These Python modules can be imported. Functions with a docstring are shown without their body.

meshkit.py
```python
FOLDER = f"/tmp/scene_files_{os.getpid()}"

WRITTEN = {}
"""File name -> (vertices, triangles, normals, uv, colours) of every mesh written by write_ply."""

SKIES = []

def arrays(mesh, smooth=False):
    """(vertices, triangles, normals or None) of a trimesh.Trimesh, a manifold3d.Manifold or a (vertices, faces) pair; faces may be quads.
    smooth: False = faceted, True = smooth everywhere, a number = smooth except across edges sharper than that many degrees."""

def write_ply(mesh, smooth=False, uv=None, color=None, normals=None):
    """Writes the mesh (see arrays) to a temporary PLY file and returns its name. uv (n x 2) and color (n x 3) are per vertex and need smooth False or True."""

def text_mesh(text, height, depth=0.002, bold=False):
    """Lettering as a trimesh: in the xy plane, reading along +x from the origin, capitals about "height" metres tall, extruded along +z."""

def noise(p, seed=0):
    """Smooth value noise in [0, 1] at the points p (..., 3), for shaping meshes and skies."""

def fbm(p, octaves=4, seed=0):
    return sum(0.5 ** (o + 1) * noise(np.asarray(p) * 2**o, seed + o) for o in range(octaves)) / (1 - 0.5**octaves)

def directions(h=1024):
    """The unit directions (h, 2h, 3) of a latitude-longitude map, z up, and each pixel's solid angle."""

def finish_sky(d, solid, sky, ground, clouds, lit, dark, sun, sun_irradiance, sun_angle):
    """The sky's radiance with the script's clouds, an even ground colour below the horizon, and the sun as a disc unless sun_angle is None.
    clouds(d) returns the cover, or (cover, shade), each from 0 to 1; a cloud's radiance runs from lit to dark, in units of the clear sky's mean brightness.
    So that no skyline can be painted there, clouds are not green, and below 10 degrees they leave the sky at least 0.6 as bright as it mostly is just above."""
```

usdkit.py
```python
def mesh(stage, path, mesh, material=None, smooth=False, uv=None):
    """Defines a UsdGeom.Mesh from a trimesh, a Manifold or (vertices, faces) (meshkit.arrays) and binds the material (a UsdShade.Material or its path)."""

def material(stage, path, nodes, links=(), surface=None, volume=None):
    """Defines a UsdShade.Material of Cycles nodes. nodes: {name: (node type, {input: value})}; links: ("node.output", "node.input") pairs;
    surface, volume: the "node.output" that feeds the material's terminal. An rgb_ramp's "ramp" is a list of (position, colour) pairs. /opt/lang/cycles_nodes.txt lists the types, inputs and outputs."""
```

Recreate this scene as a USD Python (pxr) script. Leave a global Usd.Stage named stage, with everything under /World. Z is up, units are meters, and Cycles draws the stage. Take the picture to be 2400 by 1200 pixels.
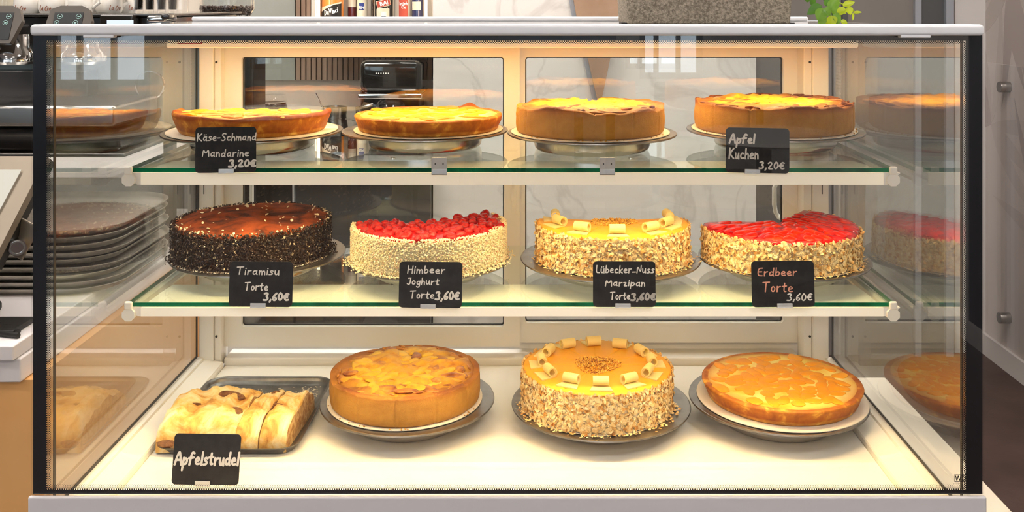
import math, numpy as np, trimesh, usdkit, meshkit
from pxr import Usd, UsdGeom, UsdLux, UsdShade, Gf, Sdf
from shapely.geometry import LineString, Polygon, box as sbox
from shapely.ops import unary_union
from shapely import affinity

stage = Usd.Stage.CreateInMemory()
UsdGeom.SetStageUpAxis(stage, UsdGeom.Tokens.z)
UsdGeom.SetStageMetersPerUnit(stage, 1.0)
UsdGeom.Xform.Define(stage, '/World')
UsdGeom.Scope.Define(stage, '/World/Looks')

# ------------------------------------------------------------------ camera (level, lens shifted down)
EYE, D0, F = 1.45, 1.30, 2300.0        # eye height, distance to the front glass (y = 0), focal length in pixels of a 2400 px wide frame
VX, VY = 1242.0, 4.0
cam = UsdGeom.Camera.Define(stage, '/World/camera')
cam.CreateHorizontalApertureAttr(36.0)
cam.CreateVerticalApertureAttr(18.0)
cam.CreateFocalLengthAttr(36.0 * F / 2400)
cam.CreateHorizontalApertureOffsetAttr((1200 - VX) / 2400 * 36)
cam.CreateVerticalApertureOffsetAttr(-(600 - VY) / 2400 * 36)
cam.CreateClippingRangeAttr((0.05, 100.0))
cam.CreateExposureAttr(0.0)
cx = UsdGeom.Xformable(cam)
cx.AddTranslateOp().Set((0, -D0, EYE))
cx.AddRotateXOp().Set(90.0)

# ------------------------------------------------------------------ lights: warm strips of the case and two added fills
LED = (1.0, 0.715, 0.335)
def strip(name, x0, x1, y, z, width, power, color=LED, tilt=0.0):
    l = UsdLux.RectLight.Define(stage, '/World/' + name)
    l.CreateWidthAttr(x1 - x0); l.CreateHeightAttr(width)
    l.CreateIntensityAttr(power); l.CreateColorAttr(color)
    a = UsdGeom.Xformable(l)
    a.AddTranslateOp().Set(((x0 + x1) / 2, y, z))
    a.AddRotateXOp().Set(tilt)      # 0: shines straight down
    return l
H1, H2, HD = 0.2554, 0.462, 0.698      # below the eye: upper glass shelf, lower glass shelf, deck
strip('top_light_strip', -0.60, 0.54, 0.41, EYE - 0.0825, 0.012, 95.0)
strip('upper_shelf_light_strip', -0.58, 0.52, 0.2195, EYE - H1 - 0.0222, 0.002, 400.0)
strip('lower_shelf_light_strip', -0.58, 0.52, 0.2195, EYE - H2 - 0.0105, 0.002, 360.0)
strip('upper_shelf_fill', -0.58, 0.52, 0.285, EYE - H1 - 0.0135, 0.09, 3.4)  # added broad fill that brightens the cakes below
strip('lower_shelf_fill', -0.58, 0.52, 0.285, EYE - H2 - 0.0135, 0.09, 3.6)  # second added fill, spreading light over the deck

# ------------------------------------------------------------------ materials
def lin(r, g, b):
    f = lambda c: c / 12.92 if c <= 0.04045 else ((c + 0.055) / 1.055) ** 2.4
    return tuple(f(x / 255) for x in (r, g, b))
M = {}
def plain(name, col, rough=0.5, metal=0.0, spec=0.5, coat=0.0, bump=None, var=None, sub=0.0, **kw):
    """col linear; bump = (scale, strength, distance); var = (scale, second colour, low, high)"""
    p = {"base_color": col, "roughness": rough, "metallic": metal, "specular_ior_level": spec, "coat_weight": coat}
    if sub: p.update(subsurface_weight=sub, subsurface_scale=0.004, subsurface_radius=(1, 0.5, 0.2))
    p.update(kw)
    n = {"p": ("principled_bsdf", p)}; L = []
    if bump or var:
        n["tc"] = ("texture_coordinate", {})
    if var:
        n["nv"] = ("noise_texture", {"scale": var[0], "detail": 5.0, "roughness": 0.6})
        n["rv"] = ("rgb_ramp", {"ramp": [(var[2], col), (var[3], var[1])]})
        L += [("tc.object", "nv.vector"), ("nv.fac", "rv.fac"), ("rv.color", "p.base_color")]
    if bump:
        n["nb"] = ("noise_texture", {"scale": bump[0], "detail": 4.0, "roughness": 0.65})
        n["b"] = ("bump", {"strength": bump[1], "distance": bump[2]})
        L += [("tc.object", "nb.vector"), ("nb.fac", "b.height"), ("b.normal", "p.normal")]
    M[name] = usdkit.material(stage, '/World/Looks/' + name, n, L, surface="p.BSDF")
def pane(name, ior, tint=(1, 1, 1), gtint=(1, 1, 1)):
    n = {"g": ("geometry", {}), "m": ("math", {"math_type": "multiply_add", "value2": 1 / ior - ior, "value3": ior}),
         "f": ("fresnel", {}), "t": ("transparent_bsdf", {"color": tint}), "s": ("glossy_bsdf", {"color": gtint, "roughness": 0.0}), "x": ("mix_closure", {})}
    M[name] = usdkit.material(stage, '/World/Looks/' + name, n,
        [("g.backfacing", "m.value1"), ("m.value", "f.IOR"), ("f.fac", "x.fac"), ("t.BSDF", "x.closure1"), ("s.BSDF", "x.closure2")], surface="x.closure")
def glow(name, col, strength):
    M[name] = usdkit.material(stage, '/World/Looks/' + name, {"e": ("emission", {"color": col, "strength": strength})}, surface="e.emission")
def island(name, stops, rough=0.55, spec=0.4, sub=0.0, coat=0.0, size=260.0):
    """small loose pieces: the tone changes from cell to cell, about one piece across"""
    p = {"roughness": rough, "specular_ior_level": spec, "coat_weight": coat}
    if sub: p.update(subsurface_weight=sub, subsurface_scale=0.003, subsurface_radius=(1, 0.6, 0.3))
    M[name] = usdkit.material(stage, '/World/Looks/' + name,
        {"tc": ("texture_coordinate", {}), "v": ("voronoi_texture", {"scale": size}), "s": ("separate_color", {}), "r": ("rgb_ramp", {"ramp": stops}), "p": ("principled_bsdf", p)},
        [("tc.object", "v.vector"), ("v.color", "s.color"), ("s.r", "r.fac"), ("r.color", "p.base_color")], surface="p.BSDF")

pane('front_glass', 1.5)
pane('side_glass', 1.95, tint=(0.96, 0.98, 0.96))
pane('rear_glass', 1.65, tint=(0.93, 0.95, 0.93))
pane('shelf_glass', 1.5, tint=(0.94, 0.975, 0.945))
pane('thin_glass', 1.5)
plain('white_enamel', (0.80, 0.78, 0.74), 0.35)
plain('white_lid', (0.84, 0.84, 0.87), 0.30)
plain('white_plastic', (0.86, 0.84, 0.79), 0.35)
plain('self_lit_plastic', (0.86, 0.84, 0.79), 0.35, emission_color=(1.0, 0.80, 0.50), emission_strength=0.30)  # emission added so the dim front faces look brightly lit
plain('deck_white', (0.84, 0.81, 0.74), 0.28)
plain('counter_white', (0.72, 0.68, 0.69), 0.45)
plain('black_print', (0.008, 0.009, 0.012), 0.25)
plain('black_seal', (0.012, 0.011, 0.010), 0.5)
plain('brown_seal', (0.018, 0.013, 0.009), 0.5)
plain('glass_edge', (0.0, 0.085, 0.038), 0.12, var=(6.0, (0.0, 0.19, 0.075), 0.45, 0.55), emission_color=(0, 0, 0))
plain('lid_glass', (0.20, 0.19, 0.18), 0.06, spec=0.9, var=(900.0, (0.30, 0.29, 0.27), 0.4, 0.6))
plain('stainless', (0.60, 0.57, 0.53), 0.20, metal=1.0, anisotropic=0.6)
plain('stainless_dull', (0.36, 0.345, 0.33), 0.34, metal=1.0, var=(40.0, (0.30, 0.29, 0.28), 0.4, 0.6))
plain('clip_metal', (0.72, 0.74, 0.76), 0.42, metal=0.7)
plain('chrome', (0.75, 0.74, 0.72), 0.06, metal=1.0)
plain('dark_hole', (0.02, 0.018, 0.016), 0.6)
plain('paper_board', (0.78, 0.72, 0.62), 0.55)
plain('kraft_board', (0.62, 0.55, 0.45), 0.6)
plain('blackboard', (0.016, 0.016, 0.017), 0.5, spec=0.2, var=(60.0, (0.026, 0.025, 0.026), 0.4, 0.6))
plain('chalk_white', (0.80, 0.77, 0.72), 0.8)
plain('chalk_pink', (0.80, 0.36, 0.25), 0.8)
plain('chalk_grey', (0.45, 0.44, 0.42), 0.8)

# ------------------------------------------------------------------ mesh helpers
CAT = trimesh.util.concatenate
def bx(x0, x1, y0, y1, z0, z1):
    m = trimesh.creation.box((abs(x1 - x0), abs(y1 - y0), abs(z1 - z0)))
    m.apply_translation(((x0 + x1) / 2, (y0 + y1) / 2, (z0 + z1) / 2)); return m
def rr(w, h, r, n=6):
    r = min(r, w / 2 - 1e-5, h / 2 - 1e-5)
    return sbox(-w / 2 + r, -h / 2 + r, w / 2 - r, h / 2 - r).buffer(r, quad_segs=n)
def ext(poly, depth):
    gs = [g for g in getattr(poly, 'geoms', [poly]) if g.area > 1e-10]
    return CAT([trimesh.creation.extrude_polygon(g, depth, engine='earcut') for g in gs])
def up(m):
    """polygon plane xy -> xz, extrusion towards +y"""
    m = m.copy(); v = m.vertices.copy(); m.vertices = np.c_[v[:, 0], v[:, 2], v[:, 1]]; m.invert(); return m
def mv(m, x=0, y=0, z=0):
    m = m.copy(); m.apply_translation((x, y, z)); return m
def rot(m, deg, axis=(0, 0, 1), at=(0, 0, 0)):
    m = m.copy(); m.apply_transform(trimesh.transformations.rotation_matrix(math.radians(deg), axis, at)); return m
def rbox(x0, x1, y0, y1, z0, z1, r=0.004, n=3):
    """box with rounded edges all round"""
    import manifold3d as mf
    s = mf.Manifold.sphere(r, 4 * n)
    pts = [s.translate((x, y, z)) for x in (x0 + r, x1 - r) for y in (y0 + r, y1 - r) for z in (z0 + r, z1 - r)]
    t = mf.Manifold.batch_hull(pts).to_mesh()
    return trimesh.Trimesh(np.array(t.vert_properties)[:, :3], np.array(t.tri_verts), process=False)
def tube(pts, r, n=10, caps=True):
    pts = np.asarray(pts, float); k = len(pts)
    rs = np.broadcast_to(r, k)
    tan = np.gradient(pts, axis=0); tan /= np.linalg.norm(tan, axis=1, keepdims=True)
    ref = np.array([0, 0, 1.0]) if abs(tan[0][2]) < 0.9 else np.array([1.0, 0, 0])
    V = []
    u = np.cross(tan[0], ref); u /= np.linalg.norm(u)
    for p, t, q in zip(pts, tan, rs):
        u = u - t * (u @ t); u /= np.linalg.norm(u); w = np.cross(t, u)
        a = np.linspace(0, 2 * np.pi, n, endpoint=False)
        V.append(p + q * (np.cos(a)[:, None] * u + np.sin(a)[:, None] * w))
    V = np.vstack(V); Fc = []
    for i in range(k - 1):
        for j in range(n):
            a, b = i * n + j, i * n + (j + 1) % n
            Fc += [[a, b, b + n], [a, b + n, a + n]]
    if caps:
        Fc += [[0, j + 1, j] for j in range(1, n - 1)]
        o = (k - 1) * n
        Fc += [[o, o + j, o + j + 1] for j in range(1, n - 1)]
    return trimesh.Trimesh(V, np.array(Fc), process=False)
def spin(profile, n=96, a0=0.0, a1=360.0, disp=None):
    """profile (r, z) turned about z from a0 to a1 degrees; disp(r, z, theta, k) -> (r, z); cut ends are closed when the turn is not full"""
    pr = np.asarray(profile, float); m = len(pr); full = abs(a1 - a0) >= 359.9
    th = np.radians(np.linspace(a0, a1, n + 1)); th = th[:-1] if full else th
    T, K = np.meshgrid(th, np.arange(m), indexing='ij')
    R, Z = np.broadcast_to(pr[:, 0], T.shape).copy(), np.broadcast_to(pr[:, 1], T.shape).copy()
    if disp: R, Z = disp(R, Z, T, K)
    V = np.stack([R * np.cos(T), R * np.sin(T), Z], -1).reshape(-1, 3)
    k = len(th); i, j = np.meshgrid(np.arange(k if full else k - 1), np.arange(m - 1), indexing='ij')
    a, b = i * m + j, ((i + 1) % k) * m + j
    q = np.stack([a, b, b + 1, a + 1], -1).reshape(-1, 4)
    Fc = np.vstack([q[:, [0, 1, 2]], q[:, [0, 2, 3]]])
    if not full:
        for e, flip in ((0, False), (k - 1, True)):
            pts = np.c_[R[e], Z[e]]
            if pts[-1][0] > 1e-6 or pts[0][0] > 1e-6: continue
            try:
                vv, ff = trimesh.creation.triangulate_polygon(Polygon(pts), engine='earcut')
                near = np.argmin(((vv[:, None] - pts[None]) ** 2).sum(-1), 1)
                ff = near[ff] + e * m
                Fc = np.vstack([Fc, ff[:, ::-1] if flip else ff])
            except Exception: pass
    return trimesh.Trimesh(V, Fc, process=False)
def loft(w, d, rad, rings, n=6):
    """rounded rectangle rings (outset, z) joined, first and last closed"""
    V, Fc, k = [], [], None
    for o, z in rings:
        c = np.array(rr(w + 2 * o, d + 2 * o, max(rad + o, 0.002), n).exterior.coords)[:-1]
        k = len(c); V.append(np.c_[c, np.full(k, z)])
    for i in range(len(rings) - 1):
        for j in range(k):
            a, b = i * k + j, i * k + (j + 1) % k
            Fc += [[a, b, b + k], [a, b + k, a + k]]
    Fc += [[0, j + 1, j] for j in range(1, k - 1)]
    o = (len(rings) - 1) * k
    Fc += [[o, o + j, o + j + 1] for j in range(1, k - 1)]
    return trimesh.Trimesh(np.vstack(V), np.array(Fc), process=False)
def scatter(base, mats):
    v, f = np.asarray(base.vertices), np.asarray(base.faces); n = len(mats)
    V = np.einsum('nij,kj->nki', mats[:, :3, :3], v) + mats[:, None, :3, 3]
    return trimesh.Trimesh(V.reshape(-1, 3), (f[None] + (np.arange(n) * len(v))[:, None, None]).reshape(-1, 3), process=False)
def frames(nrm, pos, spin_a, scale, tilt=None):
    """matrices whose z axis is nrm, turned by spin_a about it, scaled (n,3)"""
    nrm = nrm / np.linalg.norm(nrm, axis=1, keepdims=True)
    if tilt is not None:
        nrm = nrm + tilt; nrm /= np.linalg.norm(nrm, axis=1, keepdims=True)
    ref = np.where(np.abs(nrm[:, 2:3]) > 0.9, [[1.0, 0, 0]], [[0, 0, 1.0]])
    u = np.cross(ref, nrm); u /= np.linalg.norm(u, axis=1, keepdims=True); w = np.cross(nrm, u)
    c, s = np.cos(spin_a)[:, None], np.sin(spin_a)[:, None]
    A = np.stack([(u * c + w * s) * scale[:, 0:1], (-u * s + w * c) * scale[:, 1:2], nrm * scale[:, 2:3]], -1)
    m = np.zeros((len(nrm), 4, 4)); m[:, :3, :3] = A; m[:, :3, 3] = pos; m[:, 3, 3] = 1
    return m

def P(px, py, z):
    """metres at distance z in front of the eye, measured on the photograph"""
    return (px - VX) * z / F, EYE - (py - VY) * z / F
def X(px, z): return (px - VX) * z / F
def Z(py, z): return EYE - (py - VY) * z / F

# ------------------------------------------------------------------ scene graph helpers
used = {}
def fresh(parent, name):
    k = used.get((parent, name), 0); used[(parent, name)] = k + 1
    return f'{parent}/{name}' + (f'_{k:03d}' if k else '')
def tag(prim, label=None, cat=None, group=None, kind=None):
    for key, v in (('label', label), ('category', cat), ('group', group), ('kind', kind)):
        if v: prim.SetCustomDataByKey(key, v)
    return prim
def thing(name, label, cat, loc=(0, 0, 0), rz=0.0, group=None, kind=None):
    x = UsdGeom.Xform.Define(stage, fresh('/World', name))
    x.AddTranslateOp().Set(tuple(map(float, loc)))
    if rz: x.AddRotateZOp().Set(float(rz))
    return tag(x.GetPrim(), label, cat, group, kind)
def part(parent, name, mesh, mat, label=None, kind=None, smooth=30):
    p = usdkit.mesh(stage, fresh(str(parent.GetPath()), name), mesh, M[mat], smooth=smooth).GetPrim()
    return tag(p, label, None, None, kind)
def single(name, label, cat, mesh, mat, group=None, kind=None, smooth=30):
    p = usdkit.mesh(stage, fresh('/World', name), mesh, M[mat], smooth=smooth).GetPrim()
    return tag(p, label, cat, group, kind)
def struct(name, mesh, mat, parent=None, smooth=False):
    base = str(parent.GetPath()) if parent else '/World'
    p = usdkit.mesh(stage, fresh(base, name), mesh, M[mat], smooth=smooth).GetPrim()
    if not parent: tag(p, kind='structure')
    return p
def group_struct(name):
    return tag(UsdGeom.Xform.Define(stage, fresh('/World', name)).GetPrim(), kind='structure')
def copy_of(src, label, loc, rz=0.0, scale=None, group=None):
    was = src.GetCustomData()
    x = UsdGeom.Xform.Define(stage, fresh('/World', src.GetName()))
    x.AddTranslateOp().Set(tuple(map(float, loc)))
    if rz: x.AddRotateZOp().Set(float(rz))
    if scale: x.AddScaleOp().Set(tuple(map(float, scale)))
    p = x.GetPrim(); p.GetReferences().AddInternalReference(src.GetPath()); p.SetInstanceable(True)
    if not rz and not scale: x.SetXformOpOrder([o for o in x.GetOrderedXformOps()])
    return tag(p, label, was.get('category'), group or was.get('group'))
rng = np.random.default_rng(11)

# ================================================================== THE ROOM
WALL_R, ZB = 1.88, 4.06               # right wall x, distance from the eye to the wall behind the counter
YB = ZB - D0
plain('floor_dark', (0.045, 0.024, 0.019), 0.5, var=(5.0, (0.075, 0.042, 0.034), 0.35, 0.65), bump=(60, 0.2, 0.002))
plain('wall_cream', (0.62, 0.55, 0.46), 0.7)
plain('reflection_dark', (0.055, 0.045, 0.04), 0.6)  # dark tone that keeps the room's reflection in the glass low
plain('wall_white', (0.66, 0.63, 0.61), 0.7)
plain('ceiling_white', (0.75, 0.74, 0.72), 0.8)
plain('wall_pattern', (0.58, 0.52, 0.49), 0.6)
plain('leaf_print', (0.52, 0.46, 0.43), 0.6)
plain('leaf_print_dark', (0.43, 0.37, 0.35), 0.6)
plain('grey_green', (0.26, 0.27, 0.235), 0.35, var=(3.0, (0.34, 0.35, 0.31), 0.3, 0.7))
plain('door_grey', (0.21, 0.19, 0.175), 0.45)
plain('door_dark', (0.085, 0.088, 0.09), 0.4)
plain('door_blue', (0.33, 0.35, 0.39), 0.45)
plain('cabinet_dark', (0.045, 0.043, 0.042), 0.5, var=(4.0, (0.06, 0.058, 0.056), 0.4, 0.6))
plain('window_frame', (0.05, 0.05, 0.055), 0.5)
glow('daylight', (0.74, 0.88, 1.0), 3.7)
glow('fill_glow', (1.0, 0.93, 0.86), 22.0)  # emission of the added ceiling fill lamps
glow('led_glow', (1.0, 0.78, 0.55), 14.0)
M['marble'] = usdkit.material(stage, '/World/Looks/marble', {
    "tc": ("texture_coordinate", {}), "n1": ("noise_texture", {"scale": 3.0, "detail": 6.0, "distortion": 1.6}),
    "r1": ("rgb_ramp", {"ramp": [(0.0, (0.68, 0.655, 0.62)), (0.46, (0.70, 0.675, 0.64)), (0.497, (0.58, 0.55, 0.52)), (0.53, (0.70, 0.675, 0.64)), (1.0, (0.74, 0.715, 0.68))]}),
    "p": ("principled_bsdf", {"roughness": 0.35})},
    [("tc.object", "n1.vector"), ("n1.fac", "r1.fac"), ("r1.color", "p.base_color")], surface="p.BSDF")
M['slat_wood'] = usdkit.material(stage, '/World/Looks/slat_wood', {
    "tc": ("texture_coordinate", {}), "mp": ("mapping", {"scale": (60, 60, 3)}), "n1": ("noise_texture", {"scale": 1.0, "detail": 5.0}),
    "r1": ("rgb_ramp", {"ramp": [(0.3, (0.24, 0.15, 0.10)), (0.7, (0.36, 0.25, 0.18))]}), "p": ("principled_bsdf", {"roughness": 0.55})},
    [("tc.object", "mp.vector"), ("mp.vector", "n1.vector"), ("n1.fac", "r1.fac"), ("r1.color", "p.base_color")], surface="p.BSDF")
plain('panel_felt', (0.012, 0.011, 0.010), 0.9)

XL, YF, HC = -4.4, -7.2, 2.75
struct('floor', bx(XL, WALL_R, YF, YB, -0.05, 0), 'floor_dark')
struct('ceiling', bx(XL, WALL_R, YF, YB, HC, HC + 0.05), 'ceiling_white')
struct('wall_left', bx(XL - 0.1, XL, YF, YB, 0, HC), 'reflection_dark')
struct('wall_back', bx(XL, WALL_R, YB, YB + 0.1, 0, HC), 'wall_cream')
wr = group_struct('wall_right')
struct('wall_surface', bx(WALL_R, WALL_R + 0.1, -0.4, YB, 0, HC), 'wall_pattern', wr)
struct('darkened_wall', bx(WALL_R, WALL_R + 0.1, -2.9, -0.4, 0, HC), 'reflection_dark', wr)  # unseen wall stretch made dark so the glass border mirrors little
struct('lightened_wall', bx(WALL_R, WALL_R + 0.1, YF, -2.9, 0, HC), 'wall_white', wr)  # unseen wall stretch made pale to lift the veil on the glass
# long palm leaves printed on the wallpaper (flat print, 0.3 mm proud)
def leaf(L, w, bend=0.15):
    t = np.linspace(0, 1, 14); c = bend * L * t ** 2
    hw = w * np.sin(np.pi * t ** 0.75) * 0.5
    return Polygon(np.r_[np.c_[c + hw, L * t], np.c_[c - hw, L * t][::-1]]).buffer(0)
lr = np.random.default_rng(4)
tones = [[], []]
for (y, z) in [(2.55, 1.55), (2.2, 0.55), (1.75, 1.6), (2.7, 0.95), (1.3, 0.9), (0.8, 1.7), (2.45, 2.1), (1.6, 2.2)]:
    for k in range(11):
        a = lr.uniform(0, 360); p = affinity.translate(affinity.rotate(leaf(lr.uniform(0.3, 0.62), lr.uniform(0.05, 0.10), lr.uniform(-0.3, 0.3)), a, origin=(0, 0)), y, z)
        p = p.intersection(sbox(-0.2, 0.09, YB - 0.01, HC - 0.05))
        if p.area > 1e-4: tones[0 if k % 3 else 1].append(p)
for k, (ps_, mt) in enumerate(zip(tones, ('leaf_print', 'leaf_print_dark'))):
    m = ext(unary_union(ps_), 0.0003); v = m.vertices
    part(wr, 'leaf_pattern', trimesh.Trimesh(np.c_[WALL_R - 0.0002 - 0.0005 * k - v[:, 2], v[:, 0], v[:, 1]], m.faces, process=False), mt, kind='stuff', smooth=False)
struct('baseboard_right', bx(WALL_R - 0.015, WALL_R, YF, YB, 0, 0.085), 'wall_white')
# front wall of the cafe (behind the photographer) with tall windows
wf = group_struct('wall_front')
wins = [(-4.15, -3.3, 0.72), (-2.9, -1.8, 1.12), (-1.5, -0.4, 1.12), (-0.1, 0.75, 1.12), (0.95, 1.5, 0.78)]
xs = [XL] + [v for w in wins for v in w[:2]] + [WALL_R]
for a, b in zip(xs[0::2], xs[1::2]): struct('wall_pier', bx(a, b, YF - 0.1, YF, 0, HC), 'reflection_dark' if b < 0.5 else 'wall_white', wf)
for a, b, sl in wins:
    struct('wall_sill', bx(a, b, YF - 0.1, YF, 0, sl), 'reflection_dark' if b < 0 else 'wall_white', wf)  # same split of tones, set for the reflection in the front glass
    struct('wall_header', bx(a, b, YF - 0.1, YF, 2.55, HC), 'wall_white', wf)
for k, (a, b, sl) in enumerate(wins):
    w = group_struct(f'window_{k + 1}')
    part(w, 'window_frame', CAT([bx(a, a + 0.05, YF - 0.07, YF - 0.02, sl, 2.55), bx(b - 0.05, b, YF - 0.07, YF - 0.02, sl, 2.55),
         bx(a, b, YF - 0.07, YF - 0.02, sl, sl + 0.05), bx(a, b, YF - 0.07, YF - 0.02, 2.50, 2.55), bx(a, b, YF - 0.07, YF - 0.02, 1.60, 1.64)] + [bx(a + (b - a) * q - 0.02, a + (b - a) * q + 0.02, YF - 0.07, YF - 0.02, sl, 2.55) for q in (0.27, 0.62)]), 'window_frame', smooth=False)
    part(w, 'pane', bx(a + 0.05, b - 0.05, YF - 0.09, YF - 0.075, sl + 0.05, 2.50), 'daylight', smooth=False)
# unseen ceiling lamps added to fill the room with light
cl0 = None
spots = [(-1.8, -4.6), (0.4, -4.6), (-1.8, -2.6), (0.4, -2.6), (-1.6, 0.35), (-0.3, 1.25), (1.1, 1.3), (1.0, -1.0), (-2.0, -1.0), (0.5, 0.75), (-1.0, 0.85)]
for k, (x, y) in enumerate(spots):
    lab = 'added square ceiling fill lamp ' + ('above the table in the left half', 'above the table nearest the windows', 'in the left half, nearer the counter', 'in front of the counter, middle of the room', 'above the espresso machine', 'above the back counter', 'above the grey double door', 'near the leaf wallpaper', 'in front of the service counter', 'above the display case', 'between the display case and the espresso machine')[k]
    if cl0 is None:
        cl0 = thing('ceiling_fill', lab, 'ceiling lamp', (x, y, HC - 0.001), group='added ceiling fill lamps of the room')
        part(cl0, 'lamp_frame', CAT([bx(-0.3, 0.3, -0.3, -0.28, -0.03, 0), bx(-0.3, 0.3, 0.28, 0.3, -0.03, 0), bx(-0.3, -0.28, -0.28, 0.28, -0.03, 0), bx(0.28, 0.3, -0.28, 0.28, -0.03, 0)]), 'white_enamel', smooth=False)
        part(cl0, 'diffuser', bx(-0.279, 0.279, -0.279, 0.279, -0.022, -0.012), 'fill_glow', smooth=False)
    else:
        copy_of(cl0, lab, (x, y, HC - 0.001))

# ---- behind the counter, from the right: grey double door, marble wall, slatted niche
zc = ZB - 0.03
d = group_struct('door_1')
def slab(p0, p1, z, name, mat, top=2.2, depth=0.03, parent=d):
    return struct(name, bx(X(p0, z), X(p1, z), z - D0, z - D0 + depth, 0.0, top), mat, parent)
slab(1600, 1975, zc, 'door_leaf', 'door_grey'); slab(1975, 1987, zc - 0.02, 'door_stile', 'door_dark', depth=0.05)
slab(1987, 2145, zc, 'door_leaf', 'door_grey'); slab(2145, 2160, zc - 0.02, 'door_stile', 'door_blue', depth=0.05)
slab(2160, 2218, zc, 'door_leaf', 'door_dark'); slab(2218, 2236, zc - 0.02, 'door_frame', 'door_blue', depth=0.05)
struct('trim_1', bx(X(2236, ZB), WALL_R, YB - 0.012, YB, 0, HC), 'wall_white')
ZM = 2.90
struct('wall_center', bx(X(1015, ZM), X(1772, ZM), ZM - D0, YB, 0, HC), 'marble')
# niche wall to the left of the marble
ZN = 3.40; YN = ZN - D0
wn = group_struct('wall_niche')
xm = X(1015, ZM)
struct('wall_surface', bx(XL, xm, YN + 0.001, YN + 0.08, 0, HC), 'wall_cream', wn)
# grey green panel left of the slats
single('frosted_panel', 'grey green frosted panel on the wall behind the coffee machine', 'wall panel', bx(X(480, ZN), X(694, ZN), YN - 0.02, YN, Z(187, ZN), 2.3), 'grey_green', smooth=False)
sp = thing('slat_panel', 'brown wooden slat wall panel around the lit bottle niche', 'wall panel')
sx = np.arange(X(697, ZN), xm - 0.012, 0.0182)
part(sp, 'rear_layer', bx(X(695, ZN), xm, YN - 0.006, YN, Z(187, ZN), 2.3), 'panel_felt', smooth=False)
for x in sx:
    part(sp, 'slat', bx(x, x + 0.0142, YN - 0.022, YN - 0.006, Z(187, ZN), 2.3), 'slat_wood', smooth=False)
# lit niche shelf box hung on the slats
ZS = 3.16
nb = thing('niche_shelf', 'lit wall niche with warm light strips holding liqueur bottles', 'shelf')
nx0, nx1, nz0 = X(738, ZS), X(1012, ZS), Z(85, ZS)
part(nb, 'shelf_board', bx(nx0, nx1, ZS - D0, YN - 0.023, nz0 - 0.02, nz0), 'white_enamel', smooth=False)
part(nb, 'side_panel', bx(nx0 - 0.012, nx0, ZS - D0, YN - 0.023, nz0 - 0.02, nz0 + 0.45), 'wall_cream', smooth=False)
part(nb, 'side_panel', bx(nx1, nx1 + 0.012, ZS - D0, YN - 0.023, nz0 - 0.02, nz0 + 0.45), 'wall_cream', smooth=False)
part(nb, 'back_panel', bx(nx0, nx1, YN - 0.029, YN - 0.023, nz0, nz0 + 0.45), 'wall_cream', smooth=False)
for px in (745, 998):
    part(nb, 'glow_strip', bx(X(px - 3, ZS), X(px + 3, ZS), ZS - D0 + 0.005, ZS - D0 + 0.013, nz0 + 0.001, nz0 + 0.45), 'led_glow', smooth=False)
part(nb, 'glow_strip', bx(X(760, ZN) , X(763, ZN), YN - 0.036, YN - 0.0292, nz0 + 0.001, nz0 + 0.45), 'led_glow', smooth=False)  # glowing bar standing in for the mirrored image of a strip
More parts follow.
